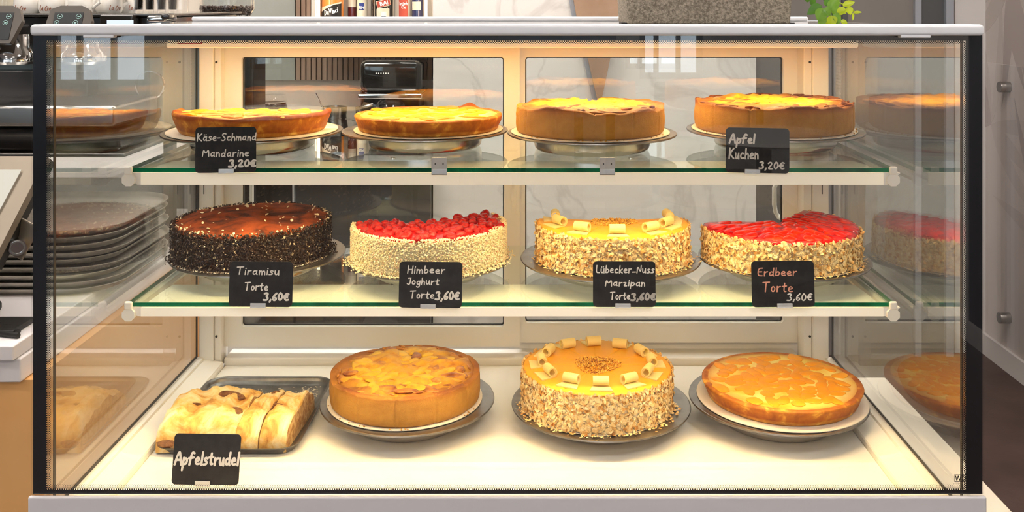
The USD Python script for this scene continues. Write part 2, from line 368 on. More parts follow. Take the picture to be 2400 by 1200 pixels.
# back counter
ZK = 2.86
bc = thing('back_counter', 'dark grey back counter with pale worktop behind the display case', 'counter')
part(bc, 'worktop', rbox(XL + 0.01, xm - 0.002, ZK - D0 - 0.02, YN, 0.94, 0.97, 0.004), 'counter_white')
gap = X(690, ZK)
for a, b in ((-3.5, -2.85), (-2.845, -2.2), (-2.195, -1.5), (-1.495, gap - 0.004), (gap + 0.004, xm - 0.004)):
    part(bc, 'cabinet_door', rbox(a, b, ZK - D0, ZK - D0 + 0.02, 0.12, 0.935, 0.002), 'cabinet_dark')
part(bc, 'cabinet_body', bx(-3.55, xm - 0.003, ZK - D0 + 0.021, YN, 0.0, 0.938), 'cabinet_dark', smooth=False)
part(bc, 'handle', rbox(gap - 0.003, gap + 0.003, ZK - D0 - 0.018, ZK - D0 + 0.03, 0.80, 0.93, 0.002), 'clip_metal', label='thin vertical metal handle')

# ================================================================== THE DISPLAY CASE
XP0, XP1, YP = -0.635, 0.5765, 0.572          # inner planes of the side panes, rear end of the panes
dc = thing('display_case', 'white countertop cake display case with black-edged front glass', 'display case')
xo0, xo1 = X(73, D0), X(2307, D0)
zt, zb = Z(83, D0), Z(1163, D0)
part(dc, 'front_glass', bx(xo0, xo1, 0.0, 0.005, zb, zt), 'front_glass', smooth=False, label='clear front pane of the case')
ix0, ix1, iz0, iz1 = X(104, D0), X(2268, D0), Z(1153, D0), Z(96, D0)
border = sbox(xo0, zb, xo1, zt).difference(sbox(ix0, iz0, ix1, iz1))
part(dc, 'black_border', mv(up(ext(border, 0.0006)), 0, 0.0053, 0), 'black_print', smooth=False, label='black printed border of the front glass')
pitch = 5.3 * D0 / F
dots = []
def dot_rows(p0, p1, axis, at, step, rows, r0):
    for k in range(rows):
        n = int(abs(p1 - p0) / pitch)
        for i in range(n):
            s = p0 + (i + 0.5 * (k % 2)) * pitch; q = at + step * k
            dots.append((s, q, r0 * (1 - 0.16 * k)) if axis == 'x' else (q, s, r0 * (1 - 0.12 * k)))
u = D0 / F
dot_rows(ix0, ix1, 'x', Z(97.6, D0), -2.7 * u, 3, 1.75 * u)
dot_rows(ix0, ix1, 'x', Z(1151.5, D0), 2.7 * u, 5, 1.75 * u)
dot_rows(iz0, iz1, 'z', X(105.0, D0), 2.7 * u, 4, 1.6 * u)
dot_rows(iz0, iz1, 'z', X(2267.0, D0), -2.7 * u, 4, 1.6 * u)
dd = np.array(dots)
hexa = trimesh.Trimesh(np.c_[np.cos(np.arange(8) * np.pi / 4), np.zeros(8), np.sin(np.arange(8) * np.pi / 4)], [[0, k, k + 1] for k in range(1, 7)], process=False)
mm = np.tile(np.eye(4), (len(dd), 1, 1)); mm[:, 0, 0] = mm[:, 1, 1] = mm[:, 2, 2] = dd[:, 2]
mm[:, 0, 3], mm[:, 1, 3], mm[:, 2, 3] = dd[:, 0], 0.0055, dd[:, 1]
part(dc, 'dot_print', scatter(hexa, mm), 'black_print', kind='stuff', smooth=False, label='rows of small black dots printed along the glass edge')
# side panes, seals
hs = 0.678                                    # bottom seal below the eye
zl = EYE - 0.046                              # underside of the lid
for xp, s in ((XP0, -1), (XP1, 1)):
    a, b = sorted((xp, xp + s * 0.012))
    part(dc, 'side_glass', bx(a, b, 0.0075, YP, EYE - hs - 0.02, zl - 0.001), 'side_glass', smooth=False, label='coated side pane that mirrors the cakes')
    a, b = sorted((xp - s * 0.0012, xp - s * 0.0002))
    part(dc, 'seal', CAT([bx(a, b, 0.007, YP, EYE - hs, EYE - hs + 0.0045), bx(a, b, YP - 0.007, YP, EYE - hs, zl - 0.001)]), 'black_seal', smooth=False, label='thin black seal along the side pane')
    part(dc, 'front_seal', bx(a, b, 0.0065, 0.0125, EYE - hs, zl - 0.001), 'brown_seal', smooth=False)
    # pale dotted print near the rear edge
    dn = []
    for i in range(3):
        for zz in np.arange(EYE - 0.3, zl - 0.03, 0.006): dn.append((YP - 0.03 - 0.01 * i, zz))
    dn = np.array(dn); m2 = np.tile(np.eye(4), (len(dn), 1, 1)); m2[:, 0, 0] = m2[:, 1, 1] = m2[:, 2, 2] = 0.0012
    m2[:, 0, 3], m2[:, 1, 3], m2[:, 2, 3] = xp - s * 0.0004, dn[:, 0], dn[:, 1]
    hx = hexa.copy(); hx.vertices = hx.vertices[:, [1, 0, 2]]
    part(dc, 'dot_print', scatter(hx, m2), 'chalk_grey', kind='stuff', smooth=False)
# lid: white frame, glossy grey panel, rear rail
lz0, lz1 = EYE - 0.0446, EYE - 0.0300
xl0, xl1 = X(70, D0 - 0.012), X(2307, D0 - 0.012)
part(dc, 'lid_front', rbox(xl0, xl1, -0.014, 0.030, lz0, lz1, 0.0045, 4), 'white_lid', label='white front edge of the lid')
part(dc, 'lid_panel', bx(xl0 + 0.004, xl1 - 0.004, 0.030, 0.590, lz0 + 0.001, EYE - 0.0372), 'lid_glass', smooth=False, label='glossy grey top panel of the lid')
part(dc, 'lid_rail', rbox(xl0 + 0.004, xl1 - 0.06, 0.590, 0.625, EYE - 0.0372, EYE - 0.0292, 0.003), 'white_lid', label='white rail along the rear of the lid')
part(dc, 'lid_base', bx(xl0 + 0.004, xl1 - 0.004, 0.590, 0.64, lz0 + 0.001, EYE - 0.0373), 'white_lid', smooth=False)
for a, b in ((204, 275), (2103, 2173)):
    part(dc, 'lid_clip', rbox(X(a, D0), X(b, D0), -0.0125, 0.001 - 0.0015, Z(88, D0), Z(70, D0), 0.0012), 'white_lid', label='small white glass clip under the lid')
# top lamp housing with brackets
hz = 1.72
part(dc, 'lamp_housing', rbox(XP0 + 0.010, XP1 - 0.012, 0.385, 0.44, Z(112, hz - 0.03), lz0 - 0.001, 0.003), 'self_lit_plastic', label='white lamp housing under the lid with added glow')
stx0, stx1, sty = X(416, 1.684), X(473, 1.684), 0.3843
plain('sticker_red', (0.55, 0.03, 0.02), 0.5)
part(dc, 'sticker', mv(up(ext(sbox(stx0, Z(102.5, 1.684), stx1, Z(90, 1.684)).difference(sbox(stx0 + 0.0012, Z(101, 1.684), stx1 - 0.0012, Z(89, 1.684))), 0.0006)), 0, sty, 0), 'sticker_red', smooth=False, label='red outlined sticker on the lamp housing')
part(dc, 'top_plate', bx(XP0 + 0.004, XP1 - 0.004, 0.01, 0.60, lz0 - 0.004, lz0 + 0.0005), 'white_enamel', smooth=False)
# rear corner posts
zr = 1.872
for (a, b, c, s) in ((466, 500, 526, -1), (1943, 1905, 1876, 1)):
    x0, x1, x2 = X(a, zr), X(b, zr), X(c, 1.90)
    lo, hi = sorted((x0, x1)); m1 = rbox(lo, hi, zr - D0, zr - D0 + 0.05, EYE - 0.70, lz0 - 0.004, 0.002)
    lo, hi = sorted((x1, x2)); m2 = rbox(lo, hi, zr - D0 + 0.006, zr - D0 + 0.05, EYE - 0.70, lz0 - 0.004, 0.002)
    po = part(dc, 'rear_post', CAT([m1, m2]), 'white_enamel')
    for py in (146, 791):
        sc = trimesh.creation.cylinder(0.0022, 0.002, sections=14); sc = rot(sc, 90, (1, 0, 0))
        part(po, 'screw', mv(sc, X(505 if s < 0 else 1900, zr), zr - D0 + 0.0055, Z(py, zr)), 'dark_hole')
    part(po, 'slot', bx(X(478 if s < 0 else 1927, zr) - 0.0009, X(478 if s < 0 else 1927, zr) + 0.0009, zr - D0 - 0.0004, zr - D0 + 0.001, Z(455, zr), Z(434, zr)), 'dark_hole', smooth=False)
# rear sliding doors
def sliding(p0, p1, q0, q1, t0, t1, bot, z, label):
    y = z - D0
    outer = sbox(X(p0, z), Z(bot, z), X(p1, z), lz0 - 0.005)
    w, h = X(q1, z) - X(q0, z), Z(t0, z) - Z(t1, z)
    hole = affinity.translate(rr(w, h, 0.006), (X(q0, z) + X(q1, z)) / 2, (Z(t0, z) + Z(t1, z)) / 2)
    dr = part(dc, 'sliding_door', mv(up(ext(outer.difference(hole), 0.016)), 0, y, 0), 'white_enamel', label=label)
    part(dr, 'gasket', mv(up(ext(hole.difference(hole.buffer(-0.0022)), 0.006)), 0, y + 0.010, 0), 'dark_hole')
    part(dr, 'pane', mv(up(ext(hole.buffer(-0.0022), 0.004)), 0, y + 0.011, 0), 'rear_glass', smooth=False)
    return dr
sd1 = sliding(526, 1218, 566, 1181, 134, 766, 812, 1.90, 'rear sliding door beside the marble wall')
sd2 = sliding(1212, 1876, 1231, 1836, 134, 757, 803, 1.922, 'rear sliding door with curved white handle')
zh = 1.96; hp = [(1836, 418), (1822, 424), (1815, 440), (1815, 480), (1818, 498), (1825, 509), (1838, 513)]
part(sd2, 'handle', tube([(X(p, zh), zh - D0 + (-0.022 if i in (0, 6) else 0.0), Z(q, zh)) for i, (p, q) in enumerate(hp)], 0.0045, 12), 'white_plastic')
zh = 1.95; part(sd1, 'handle', tube([(X(590, zh), zh - D0, Z(q, zh)) for q in (300, 380, 450, 620)], 0.0042, 12), 'white_plastic')
# lower rear rail, deck, sills
part(dc, 'rear_rail', CAT([bx(XP0, XP1, 0.640, 0.655, EYE - 0.705, EYE - 0.655), rbox(X(526, 1.89), X(1875, 1.89), 0.585, 0.640, EYE - 0.705, Z(839, 1.885), 0.004)]), 'white_enamel')
xd0, xd1 = -0.586, 0.527
part(dc, 'deck', rbox(xd0, xd1, 0.0062, 0.584, EYE - HD - 0.012, EYE - HD, 0.003), 'deck_white', label='white enamelled deck inside the case')
for a, b, xe in ((XP0, xd0, -0.001), (XP1, xd1, 0.001)):
    lo, hi = sorted((a, b))
    pr = Polygon([(a, -0.72), (a, -0.6795), (a + (b - a) * 0.25, -0.6795), (a + (b - a) * 0.28, -0.683), (a + (b - a) * 0.97, -0.6885), (b, -0.691), (b, -0.72)])
    m = ext(pr, 0.57); v = m.vertices; m = trimesh.Trimesh(np.c_[v[:, 0], 0.006 + v[:, 2], EYE + v[:, 1]], m.faces[:, ::-1], process=False)
    part(dc, 'side_sill', m, 'deck_white')
part(dc, 'floor_pan', bx(xo0 + 0.002, xo1 - 0.002, 0.006, 0.655, EYE - 0.735, EYE - HD - 0.0125), 'white_enamel', smooth=False)
# maker's mark printed on the glass
tm = meshkit.text_mesh('WIHA', 0.0062, 0.0002, bold=True); tm = up(tm)
zq = D0 + 0.003
mk = [mv(tm, X(2240, zq), 0.0052, Z(1128, zq))]
fr = sbox(0, 0, 0.0165, 0.0095).difference(sbox(0.0004, 0.0005, 0.0161, 0.0091)); mk.append(mv(up(ext(fr, 0.0002)), X(2238.5, zq), 0.0052, Z(1131, zq)))
for k in range(9): mk.append(bx(X(2236, zq) + k * 0.002, X(2236, zq) + k * 0.002 + 0.0013, 0.0052, 0.0054, Z(1135, zq), Z(1134, zq)))
part(dc, 'glass_mark', CAT(mk), 'black_print', smooth=False, label='small black maker mark printed on the glass')

# base under the case
cb = thing('counter_base', 'white counter base carrying the cake display case', 'counter')
part(cb, 'front_panel', rbox(X(65, D0), X(2313, D0), -0.0012, 0.0052, 0.10, zb - 0.0005, 0.003, 4), 'counter_white', label='white front panel below the glass')
part(cb, 'carcass', bx(X(67, D0), X(2311, D0), 0.0056, 0.66, 0.10, EYE - 0.7355), 'counter_white', smooth=False)
part(cb, 'plinth', bx(X(85, D0), X(2290, D0), 0.03, 0.64, 0.0, 0.0995), 'cabinet_dark', smooth=False)
sc = thing('side_cabinet', 'low pale cabinet beside the counter base, above the dark floor', 'cabinet')
part(sc, 'cabinet_top', rbox(X(2314, D0), 0.710, 0.0, 0.66, 0.680, 0.70, 0.003), 'wall_cream')
part(sc, 'cabinet_body', bx(X(2314, D0), 0.700, 0.01, 0.65, 0.0, 0.6795), 'wall_cream', smooth=False)

# ================================================================== GLASS SHELVES
def make_shelf(h, lip, label):
    z = EYE - h; t = 0.0065
    s = thing('glass_shelf', label, 'shelf', (0, 0, z))
    a, b, y0, y1 = XP0 + 0.018, XP1 - 0.018, 0.2085, 0.560
    part(s, 'glass_panel', bx(a, b, y0, y1, -t, 0), 'shelf_glass', smooth=False)
    part(s, 'green_edge', CAT([bx(a, b, y0 - 0.0015, y0 - 0.0001, -t + 0.0002, -0.0002), bx(a - 0.0009, a - 0.0001, y0, y1, -t + 0.0002, -0.0002), bx(b + 0.0001, b + 0.0009, y0, y1, -t + 0.0002, -0.0002)]), 'glass_edge', smooth=False, label='green polished edge of the glass')
    # white light profile under the front of the glass
    g = -t - 0.0006
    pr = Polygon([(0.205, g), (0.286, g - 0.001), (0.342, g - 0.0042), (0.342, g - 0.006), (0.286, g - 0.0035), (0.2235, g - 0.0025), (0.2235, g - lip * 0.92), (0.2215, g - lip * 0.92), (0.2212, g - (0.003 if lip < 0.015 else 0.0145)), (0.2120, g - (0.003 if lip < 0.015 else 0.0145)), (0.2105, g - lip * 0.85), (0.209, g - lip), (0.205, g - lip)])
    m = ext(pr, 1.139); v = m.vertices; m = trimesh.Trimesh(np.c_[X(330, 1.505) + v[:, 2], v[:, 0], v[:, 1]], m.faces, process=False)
    lp = part(s, 'light_profile', m, 'self_lit_plastic', label='white lamp profile under the shelf edge with added front glow')
    for e, sg in ((X(330, 1.505), -1), (X(330, 1.505) + 1.139, 1)):
        tri = Polygon([(0, 0), (0, -lip), (sg * 0.006, -lip * 1.0), (sg * 0.026, -0.001), (sg * 0.026, 0)])
        part(lp, 'end_bracket', mv(up(ext(tri, 0.012)), e, 0.206, g), 'white_plastic')
    for xr, sg in ((a + 0.002, -1), (b - 0.002, 1)):
        rl = part(s, 'rail', tube([(xr, 0.208, -0.0155), (xr, 0.30, -0.0155), (xr, 0.56, -0.0155)], 0.0082, 8), 'white_plastic', label='white side rail under the glass')
        cap = rbox(xr - 0.0062, xr + 0.0062, 0.200, 0.2068, -0.010, 0.003, 0.003)
        hexc = mv(up(ext(Polygon([(0.0105 * math.cos(q), 0.0105 * math.sin(q)) for q in np.radians(np.arange(8) * 45 + 22.5)]), 0.006)), xr, 0.2015, -0.0175)
        part(rl, 'end_cap', CAT([cap, hexc]), 'white_plastic')
    for px in (921, 1478):
        kn = trimesh.creation.cylinder(0.004, 0.0015, sections=18)
        part(s, 'stud', mv(kn, X(px, 1.60), 0.30, 0.0008), 'chrome', smooth=40)
    return s
make_shelf(H1, 0.0185, 'upper glass shelf with green front edge carrying baked cheesecakes and apple cakes')
make_shelf(H2, 0.0135, 'lower glass shelf with green front edge carrying the cream tortes')
for px, lab in ((1030, 'empty metal card clip on the upper shelf under the whole cheesecake'), (1423, 'empty metal card clip on the upper shelf under the apple cake with a gap')):
    zz = 1.505
    ck = thing('card_clip', lab, 'clip', (X(px, zz), 0.2045, EYE - H1), group='empty metal card clips')
    pl = ext(rr(0.0238, 0.0190, 0.0012), 0.0009).copy()
    part(ck, 'plate', rot(mv(up(pl), 0, -0.0035, 0.0078), 6, (1, 0, 0)), 'clip_metal')
    part(ck, 'jaw', CAT([rbox(-0.0119, 0.0119, -0.0038, -0.0022, -0.0098, -0.0005, 0.0006), rbox(-0.0119, 0.0119, -0.0038, 0.004, -0.0098, -0.0082, 0.0006)]), 'clip_metal')
    for s in (-1, 1):
        part(ck, 'rivet', mv(rot(trimesh.creation.cylinder(0.0011, 0.0008, sections=12), 90, (1, 0, 0)), s * 0.006, -0.0046, 0.0075), 'dark_hole')

# ================================================================== CAKE MATERIALS
def food(name, ramp, scale=25.0, by='noise', rough=0.55, bump=None, coat=0.0, sub=0.15, mixz=None, radial=None, detail=5.0, dist=0.4):
    """ramp over noise; mixz = (z0, z1, [stops]) colours by height above the base, broken up by noise; radial = (r0, r1, colour) tints towards the rim"""
    n = {"tc": ("texture_coordinate", {}), "n1": ("noise_texture", {"scale": scale, "detail": detail, "roughness": 0.6, "distortion": dist}),
         "r1": ("rgb_ramp", {"ramp": ramp}),
         "p": ("principled_bsdf", {"roughness": rough, "coat_weight": coat, "coat_roughness": 0.06, "specular_ior_level": 0.35, "subsurface_weight": sub, "subsurface_scale": 0.004, "subsurface_radius": (1.0, 0.45, 0.15)})}
    L = [("tc.object", "n1.vector"), ("n1.fac", "r1.fac")]
    out = "r1.color"
    if mixz:
        z0, z1, stops, amt = mixz
        n["sx"] = ("separate_xyz", {}); n["n2"] = ("noise_texture", {"scale": 14.0, "detail": 4.0})
        n["ma"] = ("math", {"math_type": "multiply_add", "value2": amt, "value3": -amt / 2}); n["ad"] = ("math", {"math_type": "add"})
        n["mr"] = ("map_range", {"from_min": z0, "from_max": z1, "to_min": 0.0, "to_max": 1.0, "clamp": True})
        n["r2"] = ("rgb_ramp", {"ramp": stops}); n["mx"] = ("mix", {"mix_type": "multiply", "fac": 1.0})
        L += [("tc.object", "sx.vector"), ("tc.object", "n2.vector"), ("n2.fac", "ma.value1"), ("sx.z", "ad.value1"), ("ma.value", "ad.value2"), ("ad.value", "mr.value"), ("mr.result", "r2.fac"), (out, "mx.color1"), ("r2.color", "mx.color2")]
        out = "mx.color"
    if radial:
        r0, r1, col = radial
        n["vm"] = ("vector_math", {"vector_math_type": "multiply", "math_type": "multiply", "vector2": (1, 1, 0)}); n["vl"] = ("vector_math", {"math_type": "length"})
        n["n3"] = ("noise_texture", {"scale": 30.0, "detail": 4.0}); n["m3"] = ("math", {"math_type": "multiply_add", "value2": 0.022, "value3": -0.011}); n["a3"] = ("math", {"math_type": "add"})
        n["mq"] = ("map_range", {"from_min": r0, "from_max": r1, "to_min": 0.0, "to_max": 1.0, "clamp": True})
        n["mz"] = ("mix", {"color2": col})
        n["vm"] = ("vector_math", {"math_type": "multiply", "vector2": (1, 1, 0)})
        L += [("tc.object", "vm.vector1"), ("vm.vector", "vl.vector1"), ("tc.object", "n3.vector"), ("n3.fac", "m3.value1"), ("vl.value", "a3.value1"), ("m3.value", "a3.value2"), ("a3.value", "mq.value"), ("mq.result", "mz.fac"), (out, "mz.color1")]
        out = "mz.color"
    L.append((out, "p.base_color"))
    if bump:
        n["nb"] = ("noise_texture", {"scale": bump[0], "detail": 5.0, "roughness": 0.7}); n["b"] = ("bump", {"strength": bump[1], "distance": bump[2]})
        L += [("tc.object", "nb.vector"), ("nb.fac", "b.height"), ("b.normal", "p.normal")]
    M[name] = usdkit.material(stage, '/World/Looks/' + name, n, L, surface="p.BSDF")

food('apple_crust', [(0.3, (0.43, 0.195, 0.020)), (0.7, (0.54, 0.27, 0.038))], 60, bump=(420, 0.7, 0.002), mixz=(0.0, 0.05, [(0.0, (0.9, 0.85, 0.8)), (0.10, (1, 1, 1)), (0.80, (1, 1, 1)), (0.92, (0.82, 0.66, 0.5)), (1.0, (0.46, 0.27, 0.18))], 0.014))
food('apple_filling', [(0.30, (0.42, 0.13, 0.005)), (0.46, (0.72, 0.34, 0.014)), (0.7, (0.84, 0.48, 0.035))], 34, rough=0.42, coat=0.05, bump=(90, 0.5, 0.004), radial=(0.082, 0.122, (0.26, 0.070, 0.006)))
food('apple_slice', [(0.32, (0.66, 0.27, 0.007)), (0.48, (0.84, 0.46, 0.022)), (0.75, (0.90, 0.56, 0.05))], 45, rough=0.42, coat=0.05, sub=0.12, radial=(0.086, 0.122, (0.38, 0.12, 0.008)))
food('apple_slice_browned', [(0.35, (0.22, 0.055, 0.010)), (0.55, (0.52, 0.19, 0.022)), (0.75, (0.8, 0.42, 0.05))], 55, rough=0.35, coat=0.2)
food('cheese_crust', [(0.36, (0.36, 0.105, 0.007)), (0.55, (0.52, 0.18, 0.014)), (0.68, (0.82, 0.44, 0.06))], 42, bump=(260, 0.5, 0.0012), mixz=(0.0, 0.032, [(0.0, (1.1, 1.35, 2.2)), (0.22, (1.1, 1.35, 2.0)), (0.29, (0.72, 0.56, 0.4)), (0.62, (0.95, 0.9, 0.8)), (0.86, (1, 1.0, 0.9)), (0.92, (0.9, 0.78, 0.6)), (1.0, (0.62, 0.42, 0.25))], 0.009), detail=3)
food('cheese_filling', [(0.36, (0.86, 0.46, 0.022)), (0.47, (0.93, 0.62, 0.10)), (0.7, (0.95, 0.76, 0.27))], 16, rough=0.5, coat=0.04, bump=(60, 0.2, 0.002), radial=(0.100, 0.130, (0.60, 0.19, 0.012)), detail=3)
food('mandarin', [(0.3, (0.86, 0.29, 0.002)), (0.7, (0.90, 0.36, 0.006))], 40, rough=0.45, coat=0.05, bump=(150, 0.2, 0.001), sub=0.15)
food('marzipan', [(0.3, (0.78, 0.33, 0.012)), (0.7, (0.82, 0.37, 0.020))], 20, rough=0.5, coat=0.0, sub=0.15)
food('curl_white', [(0.3, (0.88, 0.62, 0.22)), (0.7, (0.90, 0.67, 0.27))], 30, rough=0.5, sub=0.3)
food('cocoa', [(0.36, (0.055, 0.012, 0.004)), (0.50, (0.21, 0.038, 0.006)), (0.66, (0.33, 0.065, 0.009))], 17, rough=0.95, sub=0.0, bump=(300, 0.6, 0.002), dist=1.2)
food('sponge_dark', [(0.4, (0.03, 0.014, 0.008)), (0.6, (0.06, 0.03, 0.018))], 80, rough=0.8, sub=0.0)
food('cream', [(0.4, (0.78, 0.66, 0.38)), (0.6, (0.84, 0.74, 0.48))], 80, rough=0.6, sub=0.25)
food('cream_tan', [(0.35, (0.74, 0.56, 0.30)), (0.65, (0.84, 0.70, 0.44))], 120, rough=0.7, bump=(300, 0.6, 0.002))
food('red_jelly', [(0.35, (0.22, 0.001, 0.002)), (0.6, (0.46, 0.004, 0.003)), (0.75, (0.58, 0.010, 0.003))], 55, rough=0.10, coat=0.0, sub=0.1, bump=(70, 0.25, 0.003))
food('raspberry', [(0.35, (0.20, 0.001, 0.002)), (0.55, (0.40, 0.004, 0.002)), (0.75, (0.58, 0.015, 0.003))], 90, rough=0.10, coat=0.0, sub=0.1, bump=(330, 0.4, 0.002))
food('strawberry', [(0.35, (0.40, 0.003, 0.002)), (0.55, (0.60, 0.012, 0.003)), (0.75, (0.72, 0.06, 0.010))], 60, rough=0.12, coat=0.0, sub=0.15, bump=(240, 0.3, 0.001))
food('pastry', [(0.32, (0.52, 0.22, 0.04)), (0.44, (0.80, 0.47, 0.12)), (0.58, (0.90, 0.70, 0.36)), (0.72, (0.93, 0.82, 0.60))], 26, rough=0.5, bump=(140, 0.35, 0.002), dist=0.9)
food('pastry_cut', [(0.35, (0.36, 0.15, 0.04)), (0.5, (0.62, 0.36, 0.13)), (0.65, (0.80, 0.58, 0.28))], 110, rough=0.6, bump=(200, 0.7, 0.003))
food('strudel_filling', [(0.35, (0.10, 0.035, 0.012)), (0.6, (0.30, 0.13, 0.04))], 120, rough=0.4, bump=(200, 0.7, 0.003))
food('sugar_dust', [(0.4, (0.62, 0.54, 0.42)), (0.6, (0.78, 0.70, 0.56))], 200, rough=0.9)
food('burnt', [(0.4, (0.07, 0.016, 0.008)), (0.6, (0.20, 0.05, 0.012))], 100, rough=0.5)
island('almond', [(0.0, (0.50, 0.20, 0.03)), (0.16, (0.64, 0.36, 0.10)), (0.24, (0.76, 0.50, 0.19)), (0.6, (0.83, 0.61, 0.28)), (1.0, (0.90, 0.74, 0.42))], sub=0.0, size=200.0)
island('chocolate_bits', [(0.0, (0.014, 0.008, 0.006)), (0.7, (0.035, 0.017, 0.010)), (0.95, (0.055, 0.026, 0.014)), (0.97, (0.62, 0.50, 0.33)), (1.0, (0.7, 0.58, 0.4))], rough=0.35, spec=0.5)
island('white_crumbs', [(0.0, (0.76, 0.62, 0.34)), (0.5, (0.82, 0.70, 0.42)), (0.93, (0.88, 0.79, 0.54)), (0.95, (0.82, 0.40, 0.26)), (1.0, (0.86, 0.55, 0.38))], rough=0.75, sub=0.15, size=400.0)
island('nut_brittle', [(0.1, (0.28, 0.09, 0.010)), (0.3, (0.62, 0.29, 0.03)), (1.0, (0.86, 0.54, 0.10))], rough=0.4, size=420.0)
island('pale_bits', [(0.0, (0.72, 0.58, 0.36)), (1.0, (0.86, 0.76, 0.56))], rough=0.7)

# ================================================================== CAKE STANDS
stand0 = None
def stand(px, z, h, t, r, label):
    """low steel stand: a flat disc on a wide round foot, standing on the surface h below the eye"""
    global stand0
    loc = (X(px, z), z - D0, EYE - h)
    if stand0 is None:
        s = stand0 = thing('cake_stand', label, 'cake stand', loc, group=None)
        T, R = 0.030, 0.148
        part(s, 'disc', spin([(0, T - 0.002), (R - 0.006, T - 0.002), (R - 0.0035, T - 0.0038), (R - 0.001, T - 0.0036), (R, T - 0.0022), (R - 0.0005, T - 0.0004), (R - 0.003, T + 0.0002), (R - 0.006, T - 0.0008), (0, T - 0.0008)], 128), 'stainless_dull', smooth=50)
        part(s, 'foot', spin([(0, T - 0.0025), (0.101, T - 0.0025), (0.1012, 0.010), (0.0995, 0.004), (0.095, 0.0008), (0.088, 0), (0, 0)], 96), 'stainless', smooth=50, label='round polished steel foot')
        sc = (r / R, r / R, t / T)
        if abs(sc[0] - 1) > 1e-3 or abs(sc[2] - 1) > 1e-3: UsdGeom.Xformable(s).AddScaleOp().Set(tuple(map(float, sc)))
    else:
        copy_of(stand0, label, loc, scale=(r / 0.148, r / 0.148, t / 0.030))
    return loc[0], loc[1], EYE - h + t + 0.0003
def board(parent, r, mat='paper_board', th=0.0012):
    part(parent, 'cake_board', spin([(0, 0), (r, 0), (r, th), (0, th)], 72), mat, label='thin round board under the cake')
    return th

ico1, ico2 = trimesh.creation.icosphere(1), trimesh.creation.icosphere(2)
def blob(sx, sy, sz, seed, amt=0.18, sub=1, freq=2.0):
    m = (ico2 if sub == 2 else ico1).copy(); v = m.vertices
    d = 1 + amt * 2 * (meshkit.fbm(v * freq + seed * 7.3, 2, seed) - 0.5)
    m.vertices = v * d[:, None] * [sx, sy, sz]; return m
def crescent(L, w, t, seed, bend=0.5):
    m = ico1.copy(); v = m.vertices.copy()
    v[:, 1] += bend * (v[:, 0] ** 2 - 0.4)
    v *= [L / 2, w / 2, t / 2]; m.vertices = v * (1 + 0.12 * (meshkit.noise(v * 180 + seed, seed)[:, None] - 0.5)); return m
def ring_spots(n, rmax, a0, a1, r_, jit=0.25, rmin=0.0):
    """even scatter over a disc sector (sunflower spacing)"""
    out = []; k = 0
    while len(out) < n and k < 20 * n:
        r = math.sqrt(rmin ** 2 + (rmax ** 2 - rmin ** 2) * ((k + 0.5) / (n * 360.0 / (a1 - a0)))); a = (k * 137.508) % 360; k += 1
        if r > rmax: break
        aa = a if a >= a0 else a + 360
        if a0 + 2 <= aa <= a1 - 2: out.append((r * (1 + jit * 0.15 * r_.normal()), aa + r_.normal() * 3))
    return out
def groove(T, period_deg, depth, width_deg=1.0):
    d = np.abs((np.degrees(T) + period_deg / 2) % period_deg - period_deg / 2)
    return depth * np.clip(1 - d / width_deg, 0, 1)

